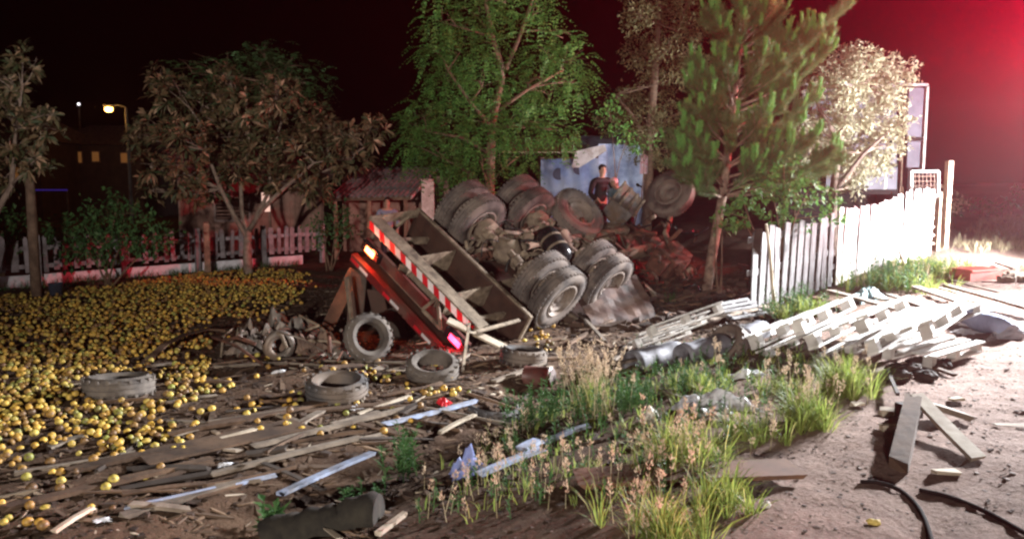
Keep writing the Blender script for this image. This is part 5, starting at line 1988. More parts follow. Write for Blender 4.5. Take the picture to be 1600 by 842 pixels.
# grey round drum shells under the small pallets
shell_m = mat('grey_shell_plastic', (.24, .24, .27), (.10, .10, .11), 3, .55, bump=.05)
for k, (x0, y0, x1, y1, r_, lab) in enumerate(((985, 580, 1060, 562, .16, 'grey dented pipe under the slats of the small pallet heap'), (1065, 572, 1135, 552, .17, 'short grey pipe before the half buried tyre'), (1160, 540, 1190, 524, .14, 'grey pipe end behind the fallen pallets'))):
    a, b = G(x0, y0), G(x1, y1)
    mb = MB()
    n = 8
    pts = [a.lerp(b, i / n) + Vector((0, 0, r_ * .55)) for i in range(n + 1)]
    mb.tube(pts, [r_ * (1 + .08 * math.sin(i * 2.1)) for i in range(n + 1)], 18, False)
    o = mb.build('dented_pipe', shell_m, loc=tuple(a.lerp(b, .5)), smooth_=True)
    o.modifiers.new('thick', 'SOLIDIFY').thickness = .012
    tag(o, lab, 'pipe', 'grey pipes under the small pallets')

# ================================================================== assorted litter
def lump(name, px, py, size, m_, label, cat, flat=.6, seed=0, lift=.0, amp=.35, freq=2.2):
    V, F = ico(3)
    d = 1 + amp * vnoise(V, freq, seed) + .15 * vnoise(V, freq * 3, seed + 2)
    V = V * d[:, None] * np.array(size) / 2
    g = G(px, py)
    V = V + np.array([0, 0, size[2] * .35 + lift])
    o = link(name, newmesh(name, V, F, m_, True), tuple(g))
    tag(o, label, cat)
    return o


rag_m = mat('white_plastic_sheet', (.72, .72, .74), (.5, .5, .55), 6, .4, bump=.3)


def cloth(name, px, py, sx, sy, h, m_, label, cat, seed, an=0.0, n=22):
    g = G(px, py)
    V, F = [], []
    for i in range(n + 1):
        for j in range(n + 1):
            u, v = (i / n - .5), (j / n - .5)
            edge = 1 + .25 * math.sin(9 * math.atan2(v, u) + seed)
            x, y = u * sx * edge, v * sy * edge
            x, y = x * math.cos(an) - y * math.sin(an), x * math.sin(an) + y * math.cos(an)
            q = np.array([x * 1.0, y, 0.0])
            rr = max(0, 1 - (2 * max(abs(u), abs(v))) ** 2)
            z = h * rr * (.55 + .45 * float(vnoise(q, 6.0 / max(sx, .3), seed)) + .25 * float(vnoise(q, 16 / max(sx, .3), seed + 2))) + .012
            V.append((g.x + x, g.y + y, gz(g.x + x, g.y + y) + max(z, .012)))
    for i in range(n):
        for j in range(n):
            k = i * (n + 1) + j
            F.append((k, k + n + 1, k + n + 2, k + 1))
    o = MB().add(V, F).build(name, m_, loc=tuple(g))
    tag(o, label, cat)
    return o


cloth('plastic_sheet', 1112, 640, .62, .40, .22, rag_m, 'crumpled white plastic sheet in the grass before the pallets', 'plastic sheet', 2, .3)
cloth('plastic_sheet', 1165, 588, .40, .16, .10, rag_m, 'small white plastic scrap below the fallen pallets', 'plastic sheet', 5, .3, 14)
cloth('paper_scrap', 352, 728, .10, .10, .03, rag_m, 'small white paper on the beams of the lower yard', 'paper', 3, .2, 8)
cloth('paper_scrap', 435, 583, .14, .10, .05, rag_m, 'white carton scrap in front of the wreck heap', 'paper', 4, .2, 8)
cloth('paper_scrap', 555, 640, .14, .11, .07, rag_m, 'white crumpled lump before the flat tyre', 'paper', 6, .5, 10)
cloth('paper_scrap', 160, 815, .10, .07, .03, rag_m, 'white scrap near the bottom edge below the oranges', 'paper', 8, .5, 8)
cloth('paper_scrap', 1510, 520, .35, .2, .06, rag_m, 'flat white sheet on the bright road beside the blue roll', 'paper', 9, .3, 10)
lump('white_stone', 1017, 662, (.12, .10, .16), mat('pale_stone', (.6, .57, .53), (.4, .37, .34), 5, .8), 'upright white stone in the grass left of the plastic sheet', 'stone', seed=3)
lump('white_stone', 1197, 792, (.06, .05, .045), MATS['pale_stone'], 'small white pebble on dark earth below the wide board', 'stone', seed=5)
lump('yellow_fruit', 1366, 819, (.075, .05, .04), mat('yellow_peel', (.7, .55, .18), (.5, .36, .1), 5, .6), 'pale yellow fruit scrap alone on the road near the bottom', 'fruit', seed=7)
lump('dark_log_stub', 1020, 690, (.12, .12, .1), wood_dark, 'dark knob of wood below the white stone', 'wood', seed=6)
cloth('blue_bag', 733, 742, .24, .22, .24, mat('blue_bag_plastic', (.22, .27, .52), (.12, .14, .30), 5, .5, bump=.3), 'blue plastic bag standing in the seeding weeds', 'bag', 11, .2)
cloth('yellow_wrapper', 920, 662, .10, .05, .05, mat('yellow_plastic', (.75, .62, .12), None, 5, .5), 'small yellow wrapper in the green weeds', 'wrapper', 12, .5, 8)
cloth('red_scrap', 695, 632, .14, .09, .12, tape_red, 'small red scrap on the far bank of the ditch', 'scrap', 13, .9, 8)
cloth('red_scrap', 565, 590, .12, .25, .10, red_m, 'pinkish torn board scrap between the tyres', 'scrap', 14, .1, 8)
# red can lying on its side
g = G(842, 604)
ax = Vector((.9, -.42, .05)).normalized()
o = MB().tube([g + Vector((0, 0, .12)) + ax * q for q in (-.17, -.165, -.16, .15, .155, .17)], [.10, .122, .118, .118, .122, .10], 24).build('paint_can', red_m, loc=tuple(g), smooth_=True)
o.modifiers.new('edges', 'EDGE_SPLIT').split_angle = R(40)
tag(o, 'red can lying on its side above the ditch', 'can')
MB().tube([g + Vector((0, 0, .12)) + ax * q for q in (.172, .178)], .098, 24).build('lid', mat('dull_can_lid', (.22, .17, .16), None, 5, .6, .4), o, world=True)
# the big dark log at the bottom
a, b = G(415, 850), G(592, 812)
a.z += .03
b.z += .05
mb = MB()
nn_ = 18
pts = [a.lerp(b, i / nn_) + Vector((0, .02 * math.sin(i * .5), .01 * math.sin(i * .9))) for i in range(nn_ + 1)]
mb.tube(pts, [.14 * (1 + .06 * math.sin(i * 1.9) + .04 * math.sin(i * 4.1)) * (.93 if i in (0, nn_) else 1) for i in range(nn_ + 1)], 22)
o = mb.build('fallen_log', mat('mossy_dark_bark', (.035, .03, .022), (.015, .013, .011), 9, .95, bump=.6), loc=tuple(a.lerp(b, .5)), smooth_=True)
o.modifiers.new('edges', 'EDGE_SPLIT').split_angle = R(50)
tag(o, 'dark mossy log lying at the bottom edge in the weeds', 'log')
# hoses on the road
hm = mat('dark_road_hose', (.022, .016, .015), (.012, .01, .009), 6, .95, spec=.1, bump=0)
for lab, pts in (('dark hose curving down to the bottom edge of the road', [(1345, 755), (1375, 757), (1405, 768), (1430, 790), (1445, 815), (1456, 850), (1462, 885)]), ('dark hose running to the bottom right corner of the road', [(1437, 768), (1480, 778), (1525, 795), (1565, 815), (1600, 835), (1650, 860)])):
    w_ = [G(*q) + Vector((0, 0, .012)) for q in pts]
    fine = []
    for i in range(len(w_) - 1):
        p0, p1, p2, p3 = w_[max(i - 1, 0)], w_[i], w_[i + 1], w_[min(i + 2, len(w_) - 1)]
        for j in range(6):
            t = j / 6
            fine.append(.5 * ((2 * p1) + (p2 - p0) * t + (2 * p0 - 5 * p1 + 4 * p2 - p3) * t * t + (3 * p1 - p0 - 3 * p2 + p3) * t ** 3))
    fine.append(w_[-1])
    o = MB().tube(fine, .016, 8).build('hose', hm, loc=tuple(w_[0]), smooth_=True)
    tag(o, lab, 'hose')
# red metal box and scrap on the bright road
g = G(1528, 436)
tb_ = empty('red_box', tuple(g))
tag(tb_, 'flat red metal box on the bright road at the right', 'box')
MB().box(g + Vector((0, .1, .09)), (.85, .5, .18), rotz(.35), .02).build('body', mat('faded_red_metal', (.45, .09, .06), (.30, .05, .04), 3, .5, .1), tb_, world=True)
MB().box(g + Vector((.02, .1, .195)), (.88, .53, .03), rotz(.35), .01).build('lid', mat('faded_red_metal', (.45, .09, .06)), tb_, world=True)
for k in range(6):
    g = G(1552 + k * 10, 432 + (k % 3) * 5)
    o = MB().box(g + Vector((0, 0, .06)), (.30, .07, .12), rotz(random.uniform(-.8, .8)), .02).bar(g + Vector((-.12, 0, .10)), g + Vector((.15, .05, .16)), .05, .03).build('steel_scrap', chassis_m, loc=tuple(g))
    tag(o, ('first ' if k == 0 else ORD[k]) + 'piece of bent grey steel scrap counted rightwards from the red box', 'scrap', 'steel scrap by the red box')
# rolled mattress in blue cloth
a, b = G(1505, 506), G(1572, 530)
a.z += .15
b.z += .13
pts = [a.lerp(b, i / 10) + Vector((0, 0, .02 * math.sin(i))) for i in range(11)]
o = MB().tube(pts, [.13, .15, .15, .155, .15, .145, .14, .13, .12, .13, .09], 16).build('rolled_mattress', mat('faded_blue_cloth', (.36, .42, .58), (.24, .28, .42), 3, .8, bump=.4), loc=tuple(a), smooth_=True)
tag(o, 'rolled mattress in faded blue cloth at the end of a plank on the road', 'mattress')
lump('torn_stuffing', 1576, 528, (.35, .25, .22), mat('grey_stuffing', (.45, .45, .5), (.3, .3, .34), 6, .9), 'torn grey stuffing at the end of the blue roll', 'stuffing', seed=9)
# dark rubbish at the foot of the nearest pallet
for k in range(7):
    px, py = 1398 + k * 12 + random.uniform(-3, 3), random.uniform(572, 594)
    lump('charred_lump', px, py, (.22, .16, .12), wood_dark, ('first ' if k == 0 else ORD[k]) + 'dark lump from the left at the foot of the nearest pallet', 'lump', seed=20 + k)['group'] = 'dark lumps below the pallets'
# debris among the fence weeds
cloth('blue_tarp_scrap', 1352, 470, .9, .35, .35, mat('teal_tarp', (.25, .36, .36), (.14, .2, .22), 4, .6), 'teal tarpaulin scrap bunched under the fence weeds', 'tarpaulin', 17, .7)
a_, b_ = G(1415, 425), P(1405, 392, 17.2)
o = MB().bar(a_, b_, .10, .03).build('leaning_lath', rust_m, loc=tuple(a_))
tag(o, 'short rusty lath leaning on the whitewashed planks', 'lath')

# ================================================================== crumpled wreck heap among the oranges
heap_m = mat('crumpled_grey_sheet', (.22, .20, .18), (.07, .06, .055), 4, .5, .3, bump=.3, dirt=(.14, .10, .075))
hp_ = empty('wreck_heap', tuple(G(425, 570)))
tag(hp_, 'crumpled heap of torn grey sheet and pipes lying on the oranges', 'wreckage')
for k, (px, py, sx, sy, h, an) in enumerate(((440, 545, 1.15, .6, .42, .4), (395, 553, .7, .5, .30, .9), (490, 552, .7, .45, .32, .2), (455, 528, .8, .4, .42, -.2), (520, 560, .5, .3, .14, .3))):
    g = G(px, py)
    V, F = [], []
    n = 20
    for i in range(n + 1):
        for j in range(n + 1):
            u, v = i / n - .5, j / n - .5
            x, y = u * sx * (1 + .3 * math.sin(v * 9 + k)), v * sy * (1 + .3 * math.sin(u * 8 + k))
            x, y = x * math.cos(an) - y * math.sin(an), x * math.sin(an) + y * math.cos(an)
            q = np.array([x, y, k * 1.0])
            rr = max(0, 1 - (1.9 * max(abs(u), abs(v))) ** 3)
            z = h * (rr * (.6 + .7 * float(vnoise(q, 7, k)) + .4 * float(vnoise(q, 19, k + 2))) + .12 * random.random())
            V.append((g.x + x, g.y + y, gz(g.x + x, g.y + y) + max(z, .01)))
    for i in range(n):
        for j in range(n):
            if random.random() < .06:
                continue
            q_ = i * (n + 1) + j
            F.append((q_, q_ + n + 1, q_ + n + 2, q_ + 1))
    MB().add(V, F).build('torn_sheet', heap_m if k != 2 else mat('brown_torn_sheet', (.20, .13, .09), (.08, .05, .04), 4, .7, bump=.3), hp_, world=True)
for k in range(16):
    px, py = random.uniform(370, 540), random.uniform(535, 575)
    g = G(px, py)
    d = Vector((random.uniform(-.4, .4), random.uniform(-.3, .3), random.uniform(-.1, .25)))
    p = g + Vector((0, 0, random.uniform(.08, .28)))
    MB().tube([p - d, p + Vector((0, 0, .06)), p + d], random.choice((.012, .018, .025)), 7).build('bent_pipe', random.choice((chassis_m, tan_m, rust_m, heap_m)), hp_, smooth_=True, world=True)
# bent frame on the left side of the heap
f_ = [G(345, 560), G(345, 560) + Vector((.02, .05, .27)), G(372, 540) + Vector((0, 0, .30)), G(372, 558)]
MB().tube(f_, .016, 8).build('bent_frame', tan_m, hp_, smooth_=True, world=True)
c = P(436, 540, G(436, 560).y)
MB().lathe([(.10, -.05), (.19, -.06), (.21, 0), (.19, .06), (.10, .05)], 22, 'y', c, True, Matrix.Rotation(.5, 3, 'Z')).build('hub_ring', heap_m, hp_, smooth_=True, world=True)
for k in range(7):
    a, b = G(470 + k * 9, 575 - k * 2), G(520 + k * 7, 548 - k * 1)
    MB().bar(a + Vector((0, 0, .03 + .02 * (k % 3))), b + Vector((0, 0, .06 + .03 * (k % 2))), .035, .02).build('slat', red_m if k % 3 == 1 else wood_grey, hp_, world=True)
# curved strap on the oranges to the left of the heap
s_ = [G(228, 568), G(258, 552) + Vector((0, 0, .10)), G(290, 540) + Vector((0, 0, .14)), G(325, 532) + Vector((0, 0, .15)), G(352, 530) + Vector((0, 0, .12))]
o = MB()
for p, q in zip(s_[:-1], s_[1:]):
    o.bar(p + Vector((0, 0, .02)), q + Vector((0, 0, .02)), .10, .02)
o = o.build('bent_board', wood_brown, loc=tuple(s_[1]))
tag(o, 'bowed dark board arching out of the oranges beside the wreck heap', 'board')

# ================================================================== grass and weeds
lm_grass = leafmat('grass_blade', (.12, .18, .04), (.26, .31, .07), .6, .45, (.44, .40, .16))
lm_weed = leafmat('weed_leaf', (.035, .09, .03), (.07, .15, .045), .55, .3)
lm_seed = leafmat('seed_head', (.34, .24, .16), (.48, .37, .26), .8, .3, (.58, .48, .34))
lm_straw = leafmat('dry_straw', (.30, .25, .14), (.46, .40, .26), .8, .25)


def blades(base, n_per, ln, wd, spread, arch=.5, rad=.05):
    """arching grass blades in three joints; base (m,3)"""
    b = np.repeat(base, n_per, 0)
    n = len(b)
    a = rng.uniform(0, 6.28, n)
    out = np.stack([np.cos(a), np.sin(a), np.zeros(n)], 1)
    b = b + out * (rad * rng.random(n))[:, None]
    L = (ln * rng.uniform(.45, 1.15, n))[:, None]
    lean = (spread * rng.random(n))[:, None]
    d0 = unit(np.array([0, 0, 1.0]) + out * lean)
    p1 = b + d0 * L * .45
    d1 = unit(d0 + out * arch * (.3 + lean) - np.array([0, 0, .2 * arch]))
    p2 = p1 + d1 * L * .33
    d2 = unit(d1 + out * arch * .8 - np.array([0, 0, .5 * arch]))
    p3 = p2 + d2 * L * .25
    sd = np.stack([-np.sin(a), np.cos(a), np.zeros(n)], 1)
    # turn the blade's flat side randomly
    sd = unit(sd + out * rng.uniform(-1, 1, (n, 1))) * wd / 2 * rng.uniform(.6, 1.2, (n, 1))
    V = np.stack([b - sd, b + sd, p1 - sd, p1 + sd, p2 - sd * .7, p2 + sd * .7, p3, p3 + sd * .1], 1).reshape(-1, 3)
    i = np.arange(n)[:, None] * 8
    F = np.concatenate([i + np.array([q]) for q in ([0, 1, 3, 2], [2, 3, 5, 4], [4, 5, 7, 6])], 0)
    return V, F


def stalks(base, h, seed_len, n_grain=26, stem_w=.006, lean=.25):
    """upright stems, each carrying a plume of small grains; returns (stems, grains)"""
    n = len(base)
    a = rng.uniform(0, 6.28, n)
    out = np.stack([np.cos(a), np.sin(a), np.zeros(n)], 1) * (lean * rng.random(n))[:, None]
    H_ = (h * rng.uniform(.35, 1.3, n))[:, None]
    d = unit(np.array([0, 0, 1.0]) + out)
    top = base + d * H_
    sd = np.stack([np.ones(n), np.zeros(n), np.zeros(n)], 1) * stem_w / 2
    sd2 = np.stack([np.zeros(n), np.ones(n), np.zeros(n)], 1) * stem_w / 2
    V = np.concatenate([np.stack([base - s_, base + s_, top + s_ * .5, top - s_ * .5], 1).reshape(-1, 3) for s_ in (sd, sd2)])
    F = np.arange(2 * n)[:, None] * 4 + np.array([[0, 1, 2, 3]])
    t = rng.random((n, n_grain, 1))
    sl = seed_len * rng.uniform(.6, 1.2, (n, 1, 1))
    rr = np.sin(np.pi * np.clip(t * .85 + .12, 0, 1)) * .015
    off = rdir(n * n_grain).reshape(n, n_grain, 3) * np.array([1, 1, .3])
    gp_ = (top[:, None] + d[:, None] * (t * sl) + off * rr).reshape(-1, 3)
    gd = unit((d[:, None] * 1.0 + off * .7)).reshape(-1, 3)
    gv, gf = leaves_quad(gp_, gd, rdir(len(gp_)), .026 * rng.uniform(.6, 1.3, len(gp_)), .009 * np.ones(len(gp_)))
    return (V, F), (gv, gf)


def onground(xy):
    return np.stack([xy[:, 0], xy[:, 1], hgt(xy[:, 0], xy[:, 1]) - .01], 1)


def around(px, py, n, r):
    g = np.array(G(px, py))
    q = rng.normal(size=(n, 2)) * r * .5
    return onground(g[None, :2] + q)


def mixed(name, label, blade=None, seeds=None, leafs=None, cat='grass', group=None, px=0, py=0, kind=None, dry=False):
    base = G(px, py)
    r = empty(name, tuple(base))
    tag(r, label, cat, group, kind)
    b0 = np.array(base)
    if blade:
        V, F = joinmesh(blade)
        link('blades', newmesh('blades', V - b0, F, lm_straw if dry else lm_grass), parent=r)
    if seeds:
        V, F = joinmesh([s[0] for s in seeds])
        link('stems', newmesh('stems', V - b0, F, lm_straw), parent=r)['kind'] = 'stuff'
        V, F = joinmesh([s[1] for s in seeds])
        link('seed_heads', newmesh('seed_heads', V - b0, F, lm_seed), parent=r)['kind'] = 'stuff'
    if leafs:
        V, F = joinmesh(leafs)
        link('leaves', newmesh('leaves', V - b0, F, lm_weed), parent=r)
    return r


def leafy_stems(base, h, k=14, ln=.07, wd=.022):
    n = len(base)
    a = rng.uniform(0, 6.28, n)
    out = np.stack([np.cos(a), np.sin(a), np.zeros(n)], 1) * rng.uniform(0, .35, (n, 1))
    d = unit(np.array([0, 0, 1.0]) + out)
    H_ = (h * rng.uniform(.5, 1.2, n))[:, None]
    res = []
    sd = np.array([1.0, .3, 0]) * .004
    top = base + d * H_
    V = np.stack([base - sd, base + sd, top + sd * .5, top - sd * .5], 1).reshape(-1, 3)
    res.append((V, np.concatenate([np.arange(n)[:, None] * 4 + np.array([[0, 1, 2]]), np.arange(n)[:, None] * 4 + np.array([[0, 2, 3]])])))
    for i in range(k):
        t = .15 + .85 * (i + rng.random()) / k
        p = base + d * H_ * t
        b_ = rng.uniform(0, 6.28, n)
        ld = np.stack([np.cos(b_), np.sin(b_), rng.uniform(.1, .9, n)], 1)
        res.append(leaves_quad(p, ld, np.tile([0, 0, 1.0], (n, 1)), ln * rng.uniform(.6, 1.3, n) * (1.2 - .6 * t), wd * rng.uniform(.7, 1.2, n)))
    return res


TG = 'tufts of grass on the verge'
mixed('grass_tuft', 'bright round grass tuft at the road edge before the pallets', [blades(around(1318, 618, 26, .22), 26, .42, .008, .9, .6)], [stalks(around(1318, 616, 14, .22), .36, .10)], px=1318, py=618, group=TG)
mixed('grass_tuft', 'grass tuft with tan seed heads just below the bright round tuft', [blades(around(1262, 665, 22, .2), 26, .38, .008, .9, .6)], [stalks(around(1268, 662, 22, .2), .34, .12)], px=1262, py=665, group=TG)
mixed('grass_tuft', 'wide arching grass tuft above the wide brown board', [blades(around(1065, 725, 20, .22), 24, .42, .008, 1.3, .8)], [stalks(around(1060, 725, 18, .25), .34, .12)], px=1065, py=725, group=TG)
mixed('grass_tuft', 'thick yellow green tuft rising from the bottom edge', [blades(around(1035, 840, 20, .26), 26, .34, .008, .9, .5)], [stalks(around(1040, 835, 18, .3), .28, .10)], px=1035, py=835, group=TG)
mixed('grass_tuft', 'grass tuft between the white sheet and the stick', [blades(around(1180, 690, 12, .18), 20, .26, .008, .9, .6)], [stalks(around(1180, 690, 10, .22), .22, .10)], px=1180, py=690, group=TG)
mixed('grass_tuft', 'grass tuft before the middle fallen pallet', [blades(around(1225, 612, 12, .2), 18, .22, .008, .9, .6)], [stalks(around(1225, 612, 8, .22), .26, .10)], px=1225, py=612, group=TG)
mixed('grass_tuft', 'short tuft below the wide brown board at the road side', [blades(around(1128, 790, 14, .16), 22, .26, .008, .9, .6)], None, px=1128, py=790, group=TG)
mixed('seeding_weed', 'tall dry weed with a cream flower head above the ditch', [blades(around(925, 645, 10, .2), 14, .42, .008, .5, .3)], [stalks(around(918, 645, 46, .22), .50, .16, 40, lean=.4), stalks(around(950, 650, 16, .2), .40, .14, 36, lean=.4)], leafy_stems(around(922, 648, 20, .25), .42), 'weed', px=922, py=645)
mixed('green_weed', 'clump of dark green leafy weeds left of the cream flower head', None, None, leafy_stems(around(845, 660, 34, .30), .40, 18, .08, .022), 'weed', px=845, py=660)
mixed('green_weed', 'green leafy weed standing alone in the dark ditch', None, None, leafy_stems(around(628, 750, 12, .12), .42, 20, .10, .028), 'weed', px=628, py=750)
mixed('green_weed', 'pale broad leaved weed at the bottom edge left of the log', None, None, leafy_stems(around(425, 838, 5, .05), .22, 9, .16, .05), 'weed', px=425, py=838)
mixed('green_weed', 'green weeds between the flower head and the white stone', None, None, leafy_stems(around(985, 640, 30, .3), .34, 16, .08, .024), 'weed', px=985, py=640)
mixed('green_weed', 'green weeds round the foot of the small pallets', [blades(around(1090, 610, 16, .3), 16, .26, .008, .9, .5)], [stalks(around(1118, 605, 6, .08), .40, .13)], leafy_stems(around(1085, 608, 34, .35), .26, 14, .07, .022), 'weed', px=1090, py=608)
mixed('green_weed', 'pale weeds before the first slats of the pallet fence', [blades(around(1250, 492, 22, .5), 16, .34, .010, .8, .5)], None, leafy_stems(around(1245, 490, 50, .55), .48, 16, .08, .026), 'weed', px=1250, py=490)
mixed('green_weed', 'glaring bushy weeds at the foot of the whitewashed planks', [blades(around(1400, 452, 40, .8), 20, .42, .012, .8, .5)], [stalks(around(1405, 450, 30, .7), .40, .13)], leafy_stems(around(1395, 452, 110, .75), .52, 18, .09, .030), 'weed', px=1400, py=452)
mixed('green_weed', 'green weeds by the far end of the fence and the red box', [blades(around(1450, 425, 50, .9), 20, .40, .012, .8, .5)], None, leafy_stems(around(1440, 425, 50, .8), .40, 14, .09, .030), 'weed', px=1448, py=425)
mixed('green_weed', 'small weed at the rubble edge below the pine', None, None, leafy_stems(around(1052, 478, 10, .15), .26, 12, .07, .024), 'weed', px=1052, py=478)
mixed('green_weed', 'low weed by the lower planks beside the ditch', None, None, leafy_stems(around(575, 790, 10, .2), .20, 12, .08, .024), 'weed', px=575, py=790)

# everything between: one spread of verge grass nobody could count
def verge(x, y):
    s = side(x, y)
    px, py = topix(np.stack([x, y, hgt(x, y)], -1))
    lim = np.interp(py, [500, 560, 600, 640, 700, 760, 842], [1330, 1330, 1340, 1300, 1225, 1130, 1110])
    left = np.interp(py, [560, 600, 640, 700, 760, 842], [1010, 930, 820, 760, 690, 640])
    return smooth(-40, 60, px - left) * smooth(-5, 60, lim - px) * (py > 540)


xy = scatter(380, -2.2, 6, 4.8, 11.5, verge)
bs = onground(xy)
V, F = blades(bs, 7, .14, .007, .8, .5, .06)
tag(link('grass', newmesh('grass', V, F, lm_grass)), 'short grass growing over the verge between road and ditch', 'grass', kind='stuff')


def seedy(x, y):
    px, py = topix(np.stack([x, y, hgt(x, y)], -1))
    return verge(x, y) * np.clip(.05 + smooth(640, 760, py), 0, 1) * smooth(1240, 1120, px)


xy = scatter(90, -2.2, 4, 4.8, 9.5, seedy)
(sv, sf), (gv, gf) = stalks(onground(xy), .20, .09, 20, .005, .3)
tag(link('weed_stems', newmesh('weed_stems', sv, sf, lm_straw)), 'thin stems of seeding weeds on the verge', 'weeds', kind='stuff')
tag(link('weed_seed_heads', newmesh('weed_seed_heads', gv, gf, lm_seed)), 'pinkish seed heads of the weeds along the verge', 'weeds', kind='stuff')
xy = scatter(260, -2.2, 6, 4.8, 11, lambda x, y: verge(x, y) * .9)
parts = leafy_stems(onground(xy), .20, 10, .06, .02)
V, F = joinmesh(parts)
tag(link('weed_leaves', newmesh('weed_leaves', V, F, lm_weed)), 'low leafy weeds mixed with the verge grass', 'weeds', kind='stuff')
# dry tufts of ground cover by the far road edge and at the fence foot on the left
xy = scatter(900, 9, 22, 17, 30, lambda x, y: smooth(0, 3, x - (8.3 + (y - 18) * .75)) * (y > 20))
V, F = blades(onground(xy), 6, .32, .014, .8, .5, .08)
tag(link('roadside_grass', newmesh('roadside_grass', V, F, lm_straw)), 'dry grass on the bank beyond the bright road', 'grass', kind='stuff')
xy = scatter(300, -13, -5, 13.5, 21.5, lambda x, y: np.exp(-(((x + 13.2) * fd.y - (y - 14.6) * fd.x - .25) / .3) ** 2))
V, F = blades(onground(xy), 5, .22, .010, .8, .5, .08)
tag(link('fence_grass', newmesh('fence_grass', V, F, lm_weed)), 'sparse grass along the foot of the picket fence', 'grass', kind='stuff')

# ================================================================== people
skin_m = mat('skin', (.42, .26, .19), (.36, .21, .15), 6, .6, bump=0)
hair_m = mat('dark_hair', (.012, .010, .010), (.02, .016, .014), 9, .6, bump=.2)


def skinned(name, chains, m_, parent, sub=2):
    """chains: list of [(pos, (rx, ry)), ...]; a chain whose first entry is an int starts from that vertex"""
    V, E_, Rr = [], [], []
    for ch in chains:
        prev = None
        for it in ch:
            if isinstance(it, int):
                prev = it
                continue
            V.append(it[0])
            Rr.append(it[1])
            if prev is not None:
                E_.append((prev, len(V) - 1))
            prev = len(V) - 1
    me = bpy.data.meshes.new(name)
    me.from_pydata([tuple(v) for v in V], E_, [])
    me.materials.append(m_)
    o = bpy.data.objects.new(name, me)
    COL.objects.link(o)
    o.parent = parent
    o.modifiers.new('skin', 'SKIN').use_smooth_shade = True
    if not me.skin_vertices:
        me.skin_vertices.new(name='')
    sk = me.skin_vertices[0].data
    for i, r in enumerate(Rr):
        sk[i].radius = r if isinstance(r, tuple) else (r, r)
        sk[i].use_root = (i == 0)
    o.modifiers.new('sub', 'SUBSURF').render_levels = sub
    o.modifiers['sub'].levels = sub
    return o


